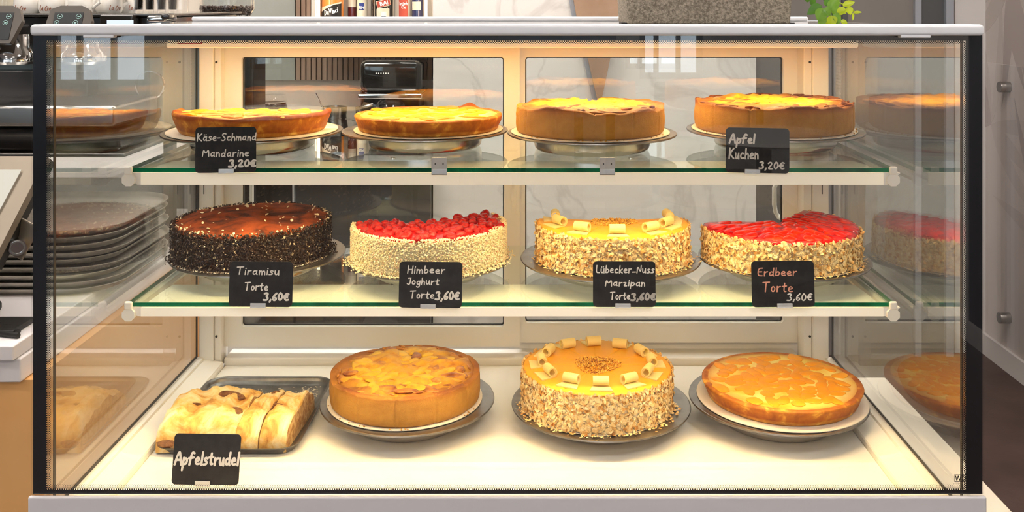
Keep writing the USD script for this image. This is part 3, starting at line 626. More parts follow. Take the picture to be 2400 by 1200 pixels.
# ---- apple cakes: straight crust wall, lumpy apple top
def apple_cake(name, label, px, z, base, R, H, seed, gap=None, browned=0.15, boardr=None, n_sl=60, rough_rim=0.004, tilt=0.0):
    r_ = np.random.default_rng(seed)
    t = thing(name, label, 'cake', (X(px, z), z - D0, base))
    th = board(t, boardr or R + 0.005)
    a0, a1 = gap if gap else (0, 360)
    def dsp(Rr, Zz, T, K):
        e = np.stack([np.cos(T) * 2.2, np.sin(T) * 2.2, Zz * 40], -1)
        side = Rr > R * 0.7
        Rr = Rr + side * ((meshkit.fbm(e * 2.0, 3, seed) - 0.5) * 0.0035 - groove(T, 30, 0.0016, 0.9))
        top = (Zz > H * 0.8)
        ee = np.stack([Rr * np.cos(T) * 32, Rr * np.sin(T) * 32, 0 * T], -1)
        Zz = Zz + top * ((meshkit.fbm(np.stack([np.cos(T) * 2.5, np.sin(T) * 2.5, 0 * T], -1), 3, seed + 3) - 0.5) * rough_rim * 2.2 - groove(T, 30, 0.002, 0.9))
        return Rr, Zz
    Rb = R * 0.985
    prof = [(0, th), (Rb - 0.003, th), (Rb, th + 0.003)] + [(R * (0.988 + 0.014 * math.sin(math.pi * s ** 0.8)), th + H * s) for s in np.linspace(0.15, 0.9, 7)] + [(R - 0.001, H * 0.97), (R - 0.004, H), (R - 0.009, H + 0.0005), (R - 0.013, H - 0.002), (R * 0.6, H - 0.003), (0, H - 0.003)]
    part(t, 'crust', spin(prof, 360, a0, a1, dsp), 'apple_crust', smooth=True)
    def dtop(Rr, Zz, T, K):
        e = np.stack([Rr * np.cos(T) * 38, Rr * np.sin(T) * 38, 0 * T], -1)
        return Rr, Zz + (meshkit.fbm(e, 3, seed + 9) - 0.5) * 0.018 * np.clip((R - 0.008 - Rr) / 0.02, 0.15, 1) * (K < 20)
    pf = [(R - 0.010 - (R - 0.010) * s, H - 0.0015 + 0.0035 * math.sin(math.pi * min(1, s * 2) / 2)) for s in np.linspace(0, 1, 20)]
    pf = [(R - 0.012, H - 0.006)] + pf
    part(t, 'apple_topping', spin(pf[::-1] if False else pf, 160, a0, a1, dtop), 'apple_filling', smooth=True, label='glazed apple filling')
    for k, (r, a) in enumerate(ring_spots(n_sl, R - 0.026, a0, a1, r_)):
        m = crescent(r_.uniform(0.028, 0.044), r_.uniform(0.016, 0.025), r_.uniform(0.0055, 0.008), k + seed, r_.uniform(0.15, 0.6))
        m = rot(rot(m, r_.uniform(-13, 13), (1, 0, 0)), r_.uniform(0, 360))
        m = mv(m, r * math.cos(math.radians(a)), r * math.sin(math.radians(a)), H - 0.0002 + r_.uniform(-0.0012, 0.0012) - 0.001 * (r / R) ** 2)
        part(t, 'apple_slice', m, 'apple_slice_browned' if r_.random() < browned * (0.4 + 1.6 * (r / R) ** 2) else 'apple_slice', smooth=True)
    if browned > 0.3:
        for k in range(46):
            a = math.radians(r_.uniform(a0, a1)); r = R - (r_.uniform(0.002, 0.022) if browned > 0.45 else r_.uniform(0.011, 0.028))
            part(t, 'browned_bit', mv(rot(blob(0.009, 0.0022, 0.0020, k + 50, 0.4), math.degrees(a) + 90 + r_.normal() * 25), r * math.cos(a), r * math.sin(a), H + (0.0012 if browned > 0.45 else -0.0004)), 'burnt' if browned > 0.45 else 'apple_slice_browned', smooth=True)
    else:
        for k in range(5 if gap else 3):
            a = math.radians(r_.uniform(200, 340)); r = R - 0.014
            part(t, 'raisin', mv(rot(blob(0.006, 0.004, 0.0035, k + 30), r_.uniform(0, 180)), r * math.cos(a), r * math.sin(a), H + 0.001), 'burnt', smooth=True)
    cr = []
    for k in range(16):
        a = math.radians(r_.uniform(180, 360)); r = R + r_.uniform(0.0, 0.006); cr.append(mv(blob(0.0014, 0.0014, 0.001, k), r * math.cos(a), r * math.sin(a), th + 0.0008))
    part(t, 'crumbs', CAT(cr), 'apple_crust', kind='stuff', smooth=True)
    return t
# ---- flat cheesecakes with mandarins
def cheesecake(name, label, px, z, base, R, Rb, H, seed, a=(0, 360), boardr=None, nseg=46, rim=0.0, board_mat='paper_board', bump_at=None, lumpy=0.0025):
    r_ = np.random.default_rng(seed)
    t = thing(name, label, 'cake', (X(px, z), z - D0, base))
    th = board(t, boardr or R + 0.006, board_mat)
    a0, a1 = a
    def dsp(Rr, Zz, T, K):
        e = np.stack([np.cos(T) * 3, np.sin(T) * 3, Zz * 60], -1)
        Rr = Rr + (Rr > R * 0.7) * (meshkit.fbm(e, 3, seed) - 0.5) * 0.004
        n = meshkit.fbm(np.stack([np.cos(T) * 2, np.sin(T) * 2, 0 * T + 5], -1), 3, seed + 2) - 0.5
        Zz = Zz + (Zz > H * 0.75) * (n * lumpy * 2)
        if bump_at is not None:
            d = (np.degrees(T) - bump_at + 180) % 360 - 180
            Zz = Zz + (Zz > H * 0.75) * (Rr > R * 0.6) * 0.008 * np.exp(-(d / 7.0) ** 2)
        return Rr, Zz
    prof = [(0, th), (Rb - 0.002, th), (Rb, th + 0.002)] + [(Rb + (R - Rb) * s, th + (H - th) * s * 0.86) for s in np.linspace(0.15, 0.9, 7)] + [(R, H * 0.86), (R + 0.0006, H * 0.93), (R - 0.001, H - 0.0005 + rim), (R - 0.004, H + 0.0008 + rim), (R - 0.009, H + rim * 0.4), (R - 0.014, H - 0.0015), (R * 0.5, H - 0.004), (0, H - 0.004)]
    part(t, 'crust', spin(prof, 240, a0, a1, dsp), 'cheese_crust', smooth=True)
    def dtop(Rr, Zz, T, K):
        e = np.stack([Rr * np.cos(T) * 30, Rr * np.sin(T) * 30, 0 * T], -1)
        return Rr, Zz + (meshkit.fbm(e, 2, seed + 9) - 0.5) * lumpy * np.clip((R - 0.006 - Rr) / 0.02, 0.1, 1)
    pf = [(R - 0.010, H - 0.004)] + [((R - 0.008) * (1 - s), H - 0.0003 + 0.0012 * math.sin(math.pi * min(1, 2 * s) / 2)) for s in np.linspace(0, 1, 16)]
    part(t, 'cheese_filling', spin(pf, 140, a0, a1, dtop), 'cheese_filling', smooth=True, label='pale yellow sour cream filling')
    for k, (r, aa) in enumerate(ring_spots(nseg, R - 0.025, a0, a1, r_, jit=0.5)):
        m = blob(r_.uniform(0.012, 0.022), r_.uniform(0.008, 0.013), r_.uniform(0.0018, 0.0026) + lumpy * 0.4, k + seed, 0.34, 2, 1.3)
        m = mv(rot(m, r_.uniform(0, 360)), r * math.cos(math.radians(aa)), r * math.sin(math.radians(aa)), H + 0.0002 + r_.uniform(-0.0004, 0.0006))
        part(t, 'mandarin_segment', m, 'mandarin', smooth=True)
    return t
# ---- coatings
def side_points(R, z0, z1, a0, a1, n, r_, topbias=0.0):
    a = np.radians(r_.uniform(a0, a1, n)); z = r_.uniform(z0, z1, n)
    nrm = np.c_[np.cos(a), np.sin(a), 0 * a]
    return a, z, nrm
def almonds(R, H, a0, a1, n, seed, th=0.0015):
    r_ = np.random.default_rng(seed)
    k = 9; q = np.arange(k) * 2 * np.pi / k
    v = np.r_[[[0, 0, 0.12]], np.c_[np.cos(q), np.sin(q) * (0.72 - 0.12 * np.cos(q)), 0 * q], [[0, 0, -0.05]]]
    f = [[0, 1 + j, 1 + (j + 1) % k] for j in range(k)] + [[k + 1, 1 + (j + 1) % k, 1 + j] for j in range(k)]
    fl = trimesh.Trimesh(v, f, process=False)
    a, z, nrm = side_points(R, th, H + 0.001, a0, a1, n, r_)
    s = r_.uniform(0.0024, 0.0054, n) * np.where(r_.random(n) < 0.5, 0.6, 1.0)
    pos = np.c_[np.cos(a), np.sin(a), 0 * a] * (R + r_.uniform(-0.0008, 0.0022, n))[:, None]; pos[:, 2] = z
    tl = r_.normal(0, 0.30, (n, 3))
    A = scatter(fl, frames(nrm, pos, r_.uniform(0, 6.28, n), np.c_[s, s, s], tl))
    # loose flakes and crumbs lying round the foot of the cake
    m = n // 12
    a = np.radians(r_.uniform(180, 360, m)); rr_ = R + np.abs(r_.normal(0, 0.006, m)) + 0.001
    p2 = np.c_[rr_ * np.cos(a), rr_ * np.sin(a), np.full(m, 0.0012)]; s = r_.uniform(0.0008, 0.003, m)
    B = scatter(fl, frames(np.tile([[0, 0, 1.0]], (m, 1)), p2, r_.uniform(0, 6.28, m), np.c_[s, s, s], r_.normal(0, 0.15, (m, 3))))
    k2 = int(n * 1.3); a, z, nrm = side_points(R, th, H, a0, a1, k2, r_); s = r_.uniform(0.0006, 0.0015, k2)
    pos = np.c_[np.cos(a) * (R + 0.0006), np.sin(a) * (R + 0.0006), z]
    C = scatter(octa, frames(nrm, pos, r_.uniform(0, 6.28, k2), np.c_[s * 1.5, s, s * 0.8], r_.normal(0, 0.5, (k2, 3))))
    return CAT([A, B, C])
octa = trimesh.Trimesh([[1, 0, 0], [-1, 0, 0], [0, 1, 0], [0, -1, 0], [0, 0, 1], [0, 0, -1]], [[0, 2, 4], [2, 1, 4], [1, 3, 4], [3, 0, 4], [2, 0, 5], [1, 2, 5], [3, 1, 5], [0, 3, 5]], process=False)
def grains(R, H, a0, a1, n, seed, smin, smax, aspect, th=0.0015, spread=0.0015, top=0.3, ringspill=0.1, topz=0.0015):
    r_ = np.random.default_rng(seed)
    a, z, nrm = side_points(R, th, H + 0.001, a0, a1, n, r_)
    rad = R + r_.uniform(-0.0005, spread, n)
    k = int(n * top * 0.25)                                   # a thin fringe over the top edge
    rad[:k] = R - np.abs(r_.normal(0, 0.0045, k)); z[:k] = H + topz
    m = int(n * ringspill * 0.25)
    rad[k:k + m] = R + np.abs(r_.normal(0, 0.006, m)) + 0.001; z[k:k + m] = th + 0.0006
    pos = np.c_[rad * np.cos(a), rad * np.sin(a), z]
    s = r_.uniform(smin, smax, n)
    return scatter(octa, frames(nrm, pos, r_.uniform(0, 6.28, n), np.c_[s * aspect, s, s], r_.normal(0, 0.5, (n, 3))))
def torte_body(t, R, H, a0, a1, th, mat, top_drop=0.0):
    part(t, 'cake_body', spin([(0, th), (R - 0.002, th), (R, th + 0.002), (R, H - 0.004), (R - 0.002, H - 0.001), (R - 0.004, H - top_drop), (0, H - top_drop)], 160, a0, a1), mat, smooth=40)
def curl(seed):
    r_ = np.random.default_rng(seed); ts = np.linspace(0, 2 * np.pi * 1.45, 46)
    rad = 0.0068 - 0.0028 * ts / ts[-1]
    sp = np.c_[-rad * np.sin(ts) * 1.0, 0.0072 - rad * np.cos(ts)]
    fl = np.c_[np.linspace(0.017, 0.001, 8), np.linspace(0.0008, 0.0006, 8)]
    pg = LineString(np.r_[fl, sp]).buffer(0.0008, cap_style=2, quad_segs=2)
    w = 0.025
    slices = []
    m = ext(pg, w); v = m.vertices.copy()
    tx = (v[:, 2] - w / 2) * (1 + np.clip(v[:, 0], 0, 1) * 26 * (v[:, 1] < 0.003))
    m = trimesh.Trimesh(np.c_[v[:, 0], tx, v[:, 1]], m.faces, process=False)
    m.vertices[:, [0, 2]] *= 1.18
    return m
def marzipan_torte(name, label, px, z, base, R, H, seed, a, angles, n_alm):
    r_ = np.random.default_rng(seed); a0, a1 = a
    t = thing(name, label, 'cake', (X(px, z), z - D0, base))
    th = board(t, R + 0.001, 'kraft_board')
    torte_body(t, R - 0.001, H - 0.003, a0, a1, th, 'cream_tan')
    part(t, 'marzipan_top', spin([(0, H - 0.004), (R - 0.0025, H - 0.004), (R - 0.001, H - 0.002), (R - 0.004, H + 0.0002), (R - 0.012, H + 0.0008)] + [(s, H + 0.0008) for s in np.linspace(R - 0.02, 0.012, 10)] + [(0, H + 0.0008)], 360, a0, a1,
         lambda Rr, Zz, T, K: (Rr, Zz - (Zz > H) * groove(T, 30, 0.0011, 1.2) * (Rr > 0.03))), 'marzipan', smooth=True, label='smooth yellow marzipan sheet')
    part(t, 'almond_coating', almonds(R, H - 0.001, a0, a1, n_alm, seed + 1, th), 'almond', kind='stuff', smooth=False, label='toasted sliced almonds round the side')
    n = 1100; rr_ = 0.038 * np.sqrt(r_.random(n)); aa = np.radians(r_.uniform(a0 + 1, a1 - 1, n))
    rr_ *= 1 + 0.12 * np.cos(3 * aa + seed)
    pos = np.c_[rr_ * np.cos(aa), rr_ * np.sin(aa), H + 0.001 + 0.0045 * np.clip(1 - (rr_ / 0.042) ** 2, 0, 1) * r_.random(n)]
    s = r_.uniform(0.0010, 0.0021, n)
    part(t, 'nut_brittle', scatter(octa, frames(r_.normal(0, 1, (n, 3)), pos, r_.uniform(0, 6, n), np.c_[s, s * 0.9, s * 0.8])), 'nut_brittle', kind='stuff', smooth=False, label='heap of chopped nut brittle in the middle')
    for k, ang in enumerate(angles):
        m = curl(k); m = rot(m, r_.uniform(-14, 14)); m = mv(m, R - 0.032, 0, H + 0.0008); part(t, 'chocolate_curl', rot(m, ang), 'curl_white', smooth=35)
    return t

# ================================================================== TOP SHELF
s = stand(594, 1.723, H1, 0.030, 0.1550, 'steel cake stand under the half mandarin cheesecake on the upper shelf')
cheesecake('mandarin_cheesecake', 'cut half of a golden mandarin cheesecake behind the upper shelf card reading Mandarine', 594, 1.723, s[2], 0.1350, 0.1245, 0.034, 21, (176, 364), boardr=0.146, nseg=30, rim=0.002, lumpy=0.004)
s = stand(997, 1.736, H1, 0.030, 0.1457, 'steel cake stand under the whole cheesecake on the upper shelf')
cheesecake('mandarin_cheesecake', 'whole yellow mandarin cheesecake with a small peak on its rim, upper shelf', 1005, 1.736, s[2], 0.1290, 0.1220, 0.0275, 22, boardr=0.131, nseg=46, bump_at=58, lumpy=0.002)
s = stand(1387, 1.703, H1, 0.030, 0.1465, 'steel cake stand under the apple cake with a gap at its back')
apple_cake('apple_cake', 'brown crusted apple cake with a piece missing at its back, upper shelf', 1383, 1.703, s[2], 0.1285, 0.0470, 23, gap=(99, 437), browned=0.22, boardr=0.137, rough_rim=0.009)
s = stand(1815, 1.740, H1, 0.030, 0.1545, 'steel cake stand under the browned apple cake on the upper shelf')
apple_cake('apple_cake', 'whole apple cake with darkly browned rim behind the card reading Apfel Kuchen', 1812, 1.740, s[2], 0.1375, 0.0485, 24, browned=0.5, boardr=0.143, rough_rim=0.007)
# ================================================================== MIDDLE SHELF
s = stand(607, 1.702, H2, 0.027, 0.1480, 'steel cake stand under the dark chocolate torte')
px, zc_, R, H = 592, 1.702, 0.1325, 0.060
t = thing('tiramisu_torte', 'dark tiramisu torte with cocoa top and chocolate sprinkles round its side', 'cake', (X(px, zc_), zc_ - D0, s[2]))
th = board(t, R + 0.004); r_ = np.random.default_rng(31)
torte_body(t, R - 0.001, H - 0.002, 0, 360, th, 'sponge_dark')
def dco(Rr, Zz, T, K):
    e = np.stack([Rr * np.cos(T) * 26, Rr * np.sin(T) * 26, 0 * T], -1)
    f = meshkit.fbm(e, 3, 5)
    return Rr * (1 + 0.012 * (meshkit.noise(np.stack([np.cos(T) * 6, np.sin(T) * 6, 0 * T], -1), 2) - 0.5)), Zz + (K > 0) * ((f - 0.5) * 0.007 - groove(T + 0.2, 30, 0.0012, 1.0) * (Rr > 0.02))
part(t, 'cocoa_top', spin([(R - 0.001, H - 0.006)] + [(R - 0.001 - (R - 0.001) * q, H - 0.0015 + 0.008 * math.sin(math.pi / 2 * min(1, q * 1.6))) for q in np.linspace(0.0, 1, 26)], 240, 0, 360, dco), 'cocoa', smooth=True, label='cocoa dusted top')
part(t, 'chocolate_sprinkles', grains(R, H - 0.001, 0, 360, 9000, 33, 0.0009, 0.0014, 2.5, th, 0.0022, 0.18, 0.25, 0.001), 'chocolate_bits', kind='stuff', smooth=False, label='dark chocolate sprinkles round the side')
n = 120; a = np.radians(r_.uniform(0, 360, n)); rr_ = R * np.sqrt(r_.uniform(0.05, 0.97, n)); rr_[:55] = R - np.abs(r_.normal(0.003, 0.003, 55))
zz = H + 0.0008 + 0.008 * np.sin(np.pi / 2 * np.minimum(1, (1 - rr_ / R) * 1.6))
sz = r_.uniform(0.0010, 0.0026, n)
part(t, 'cream_bits', scatter(ico1, frames(np.tile([[0, 0, 1.0]], (n, 1)), np.c_[rr_ * np.cos(a), rr_ * np.sin(a), zz], r_.uniform(0, 6, n), np.c_[sz * r_.uniform(0.8, 1.7, n), sz, sz * 0.4], r_.normal(0, 0.5, (n, 3)))), 'pale_bits', kind='stuff', smooth=True, label='pale cream flecks on the cocoa')

s = stand(1007, 1.669, H2, 0.027, 0.1365, 'steel cake stand under the raspberry yoghurt torte')
px, zc_, R, H = 1006, 1.669, 0.1300, 0.0585; a0, a1 = 180, 396
t = thing('raspberry_torte', 'cut raspberry yoghurt torte with white crumb sides and red berries', 'cake', (X(px, zc_), zc_ - D0, s[2]))
th = board(t, R + 0.002, 'kraft_board'); r_ = np.random.default_rng(41)
torte_body(t, R - 0.0005, H - 0.003, a0, a1, th, 'cream')
part(t, 'red_jelly', spin([(0, H - 0.005), (R - 0.006, H - 0.005), (R - 0.004, H - 0.003), (R - 0.007, H + 0.0005), (R - 0.015, H + 0.001), (R * 0.5, H + 0.001), (0, H + 0.001)], 140, a0, a1,
     lambda Rr, Zz, T, K: (Rr, Zz + (Zz > H) * (meshkit.fbm(np.stack([Rr * np.cos(T) * 60, Rr * np.sin(T) * 60, 0 * T], -1), 2, 3) - 0.5) * 0.004)), 'red_jelly', smooth=True, label='glossy red glaze')
for k, (r, aa) in enumerate(ring_spots(96, R - 0.010, a0, a1, r_)):
    b = ico2.copy(); v = b.vertices; lump = np.abs(np.sin(v[:, 0] * 5.5 + k) * np.cos(v[:, 1] * 5.5) * np.cos(v[:, 2] * 5))
    hole = np.exp(-((v - [0.15, 0, 0.98]) ** 2).sum(1) / 0.10)
    b.vertices = v * (1 + 0.13 * lump - 0.45 * hole)[:, None] * np.array([0.0085, 0.0072, 0.0066]) * r_.uniform(0.85, 1.12)
    b = rot(rot(b, r_.uniform(-75, 75), (1, r_.normal() * 0.5, 0)), r_.uniform(0, 360))
    part(t, 'raspberry', mv(b, r * math.cos(math.radians(aa)), r * math.sin(math.radians(aa)), H + 0.0006 + r_.uniform(-0.0015, 0.0020)), 'raspberry', smooth=True)
part(t, 'white_crumbs', grains(R, H - 0.0005, a0, a1, 9000, 43, 0.0010, 0.0020, 1.1, th, 0.0016, 0.30, 0.22, 0.0015), 'white_crumbs', kind='stuff', smooth=False, label='white crumbs coating the side')

s = stand(1430, 1.675, H2, 0.027, 0.1530, 'steel cake stand under the cut marzipan torte on the lower shelf')
marzipan_torte('marzipan_torte', 'cut half of a yellow marzipan torte with almond sides behind the card reading Marzipan', 1435, 1.675, s[2], 0.1295, 0.0600, 51, (170, 372), (175, 200, 235, 270, 305, 332, 348, 366), 2600)

s = stand(1837, 1.676, H2, 0.027, 0.1440, 'steel cake stand under the strawberry torte')
px, zc_, R, H = 1828, 1.676, 0.1320, 0.0520; a0, a1 = 176, 416
t = thing('strawberry_torte', 'cut strawberry torte with shiny red glaze and almond sides', 'cake', (X(px, zc_), zc_ - D0, s[2]))
th = board(t, R + 0.002, 'kraft_board'); r_ = np.random.default_rng(61)
torte_body(t, R - 0.001, H - 0.003, a0, a1, th, 'cream_tan')
part(t, 'red_jelly', spin([(0, H - 0.005), (R - 0.004, H - 0.005), (R - 0.001, H - 0.002), (R - 0.004, H + 0.0035), (R - 0.012, H + 0.0052), (R * 0.7, H + 0.006), (R * 0.35, H + 0.0065), (0, H + 0.0065)], 300, a0, a1,
     lambda Rr, Zz, T, K: (Rr, Zz + (Zz > H) * ((meshkit.fbm(np.stack([Rr * np.cos(T) * 50, Rr * np.sin(T) * 50, 0 * T], -1), 2, 6) - 0.5) * 0.005 - groove(T + 0.05, 30, 0.0016, 1.6) * (Rr > 0.01)))), 'red_jelly', smooth=True, label='glossy red glaze')
for ring, (rr0, cnt) in enumerate(((0.115, 34), (0.097, 30), (0.078, 25), (0.059, 19), (0.040, 13), (0.022, 7))):
    for k in range(cnt):
        aa = (k + 0.5 * (ring % 2)) * 360 / cnt + r_.normal() * 3
        aa = aa if aa >= a0 else aa + 360
        if not (a0 + 3 < aa < a1 - 3): continue
        v = ico1.vertices.copy(); taper = 1 - 0.45 * np.clip(v[:, 0], -0.2, 1)
        m = trimesh.Trimesh(v * np.c_[np.full(len(v), 0.0135), 0.0105 * taper, np.full(len(v), 0.0030)], ico1.faces, process=False)
        m = rot(rot(m, -9, (0, 1, 0)), aa + 180 + r_.normal() * 12)
        part(t, 'strawberry_slice', mv(m, rr0 * math.cos(math.radians(aa)), rr0 * math.sin(math.radians(aa)), H + 0.0052 + r_.uniform(-0.0004, 0.0006)), 'strawberry', smooth=True)
part(t, 'almond_coating', almonds(R, H + 0.001, a0, a1, 2700, 63, th), 'almond', kind='stuff', smooth=False, label='sliced almonds round the side')

# ================================================================== DECK
s = stand(956, 1.645, HD, 0.034, 0.1450, 'steel cake stand under the tall apple cake on the deck')
apple_cake('apple_cake', 'whole golden apple cake with tall smooth crust on the bottom deck', 950, 1.645, s[2], 0.1250, 0.0470, 71, browned=0.34, boardr=0.129, n_sl=70, rough_rim=0.003)
s = stand(1408, 1.640, HD, 0.030, 0.1490, 'steel cake stand under the whole marzipan torte on the deck')
marzipan_torte('marzipan_torte', 'whole yellow marzipan torte with a ring of curls on the bottom deck', 1399, 1.635, s[2], 0.1240, 0.0620, 81, (0, 360), [270 + 30 * k for k in range(12)], 4200)
s = stand(1822, 1.645, HD, 0.036, 0.1470, 'steel cake stand under the flat cheesecake on the deck')
cheesecake('mandarin_cheesecake', 'whole flat mandarin cheesecake with smooth orange top on the bottom deck', 1831, 1.645, s[2], 0.1310, 0.1215, 0.0285, 91, boardr=0.1400, nseg=88, lumpy=0.0006)

# ---- tray with the strudel
ty = 0.350
tx = (X(357, 1.506) + X(690, 1.506)) / 2
tr = thing('baking_tray', 'grey metal baking tray carrying the apple strudel', 'tray', (tx, ty, EYE - HD))
plain('tray_metal', (0.22, 0.21, 0.20), 0.38, metal=0.8, var=(25.0, (0.15, 0.145, 0.14), 0.4, 0.6))
part(tr, 'tray_body', loft(0.214, 0.280, 0.026, [(-0.012, 0.0005), (-0.004, 0.0005), (0.0, 0.010), (0.004, 0.0125), (0.006, 0.0125), (0.006, 0.0118), (0.0035, 0.0105), (0.001, 0.0085), (-0.006, 0.0022), (-0.012, 0.0018)], 8), 'tray_metal', smooth=40)
def strudel_piece(name, label, x0, x1, y0, y1, H, seed, skew=0.0, nx=44, ny=52, cut_right=True, shoulder=0.5):
    t = thing(name, label, 'pastry', ((x0 + x1) / 2, (y0 + y1) / 2, EYE - HD + 0.0022))
    w, d = x1 - x0, y1 - y0
    U, V = np.meshgrid(np.linspace(-1, 1, nx), np.linspace(0, 1, ny), indexing='ij')
    ang = np.pi * V; ex = 0.62
    yy = -np.sign(np.cos(ang)) * np.abs(np.cos(ang)) ** ex * d / 2
    zz = np.abs(np.sin(ang)) ** ex * H
    e = np.stack([U * w * 24, yy * 26, 0 * zz + seed * 3.3], -1)
    nz = meshkit.fbm(e, 4, seed) - 0.5
    zz = zz * (1 + nz * 0.75) ; xx = U * w / 2 + skew * yy
    yy = yy * (1 + (meshkit.fbm(e * 0.8 + 9, 2, seed) - 0.5) * 0.10)
    ends = np.clip((np.abs(U) - 0.82) / 0.18, 0, 1) ** 2
    zz = zz * (1 - 0.10 * ends)
    P3 = np.stack([xx, yy, np.maximum(zz, 0)], -1).reshape(-1, 3)
    i, j = np.meshgrid(np.arange(nx - 1), np.arange(ny - 1), indexing='ij'); a = i * ny + j
    f = np.vstack([np.stack([a, a + ny, a + ny + 1], -1).reshape(-1, 3), np.stack([a, a + ny + 1, a + 1], -1).reshape(-1, 3)])
    part(t, 'pastry_crust', trimesh.Trimesh(P3, f, process=False), 'pastry', smooth=True)
    for row, nm in ((0, 'cut_face'), (nx - 1, 'cut_face')):
        ring = P3[row * ny:(row + 1) * ny]; c = ring.mean(0); c[2] *= 0.8
        vs = np.vstack([ring * 1.0, c + [0.004 * (-1 if row else 1), 0, 0], [[0, 0, 0]]]) if False else np.vstack([ring, c])
        part(t, nm, trimesh.Trimesh(vs, [[k, k + 1, ny] for k in range(ny - 1)] + [[ny - 1, 0, ny]], process=False), 'pastry_cut', smooth=False, label='cut face showing the layered filling')
    return t
zt_ = EYE - HD
sp1 = strudel_piece('apple_strudel', 'large lumpy left-over end of apple strudel dusted with sugar, behind its card', X(357, 1.50), X(548, 1.50), 0.214, 0.385, 0.046, 3)
sp2 = strudel_piece('apple_strudel', 'narrow golden slice of apple strudel in the middle of the tray', X(550, 1.50), X(603, 1.50), 0.214, 0.372, 0.045, 5, skew=0.05)
sp3 = strudel_piece('apple_strudel', 'golden slice of apple strudel with open cut side beside bare tray', X(607, 1.50), X(672, 1.50), 0.214, 0.372, 0.047, 8, skew=0.06)
def fissure(t, x, y, z, L, w, ang, seed):
    m = blob(L / 2, w / 2, 0.004, seed, 0.25); part(t, 'open_fissure', mv(rot(rot(m, 25, (1, 0, 0)), ang), x, y, z), 'strudel_filling', smooth=True, label='dark opening in the pastry')
fissure(sp1, 0.022, 0.022, 0.0455, 0.056, 0.016, -24, 1); fissure(sp1, 0.045, -0.036, 0.042, 0.030, 0.020, -35, 2); fissure(sp1, -0.045, -0.084, 0.016, 0.030, 0.022, 8, 3); fissure(sp1, -0.03, -0.015, 0.0455, 0.03, 0.003, 10, 4)
fissure(sp3, -0.012, -0.012, 0.0455, 0.022, 0.006, -20, 5); fissure(sp2, 0.010, 0.045, 0.043, 0.016, 0.006, 30, 6)
r_ = np.random.default_rng(5); n = 900
pos = np.c_[r_.uniform(-0.02, 0.088, n), r_.normal(0.03, 0.055, n), np.full(n, 0.0024)]; pos = pos[(np.abs(pos[:, 1]) < 0.125)]
pos[:len(pos) // 2, 0] = r_.uniform(0.060, 0.095, len(pos) // 2); n = len(pos); s_ = r_.uniform(0.0008, 0.0024, n)
single('sugar_crumbs', 'icing sugar and pastry crumbs scattered on the baking tray', 'crumbs', scatter(octa, frames(np.tile([[0, 0, 1.0]], (n, 1)), pos + [tx, ty, EYE - HD], r_.uniform(0, 6, n), np.c_[s_, s_, s_ * 0.3])), 'sugar_dust', kind='stuff', smooth=False)

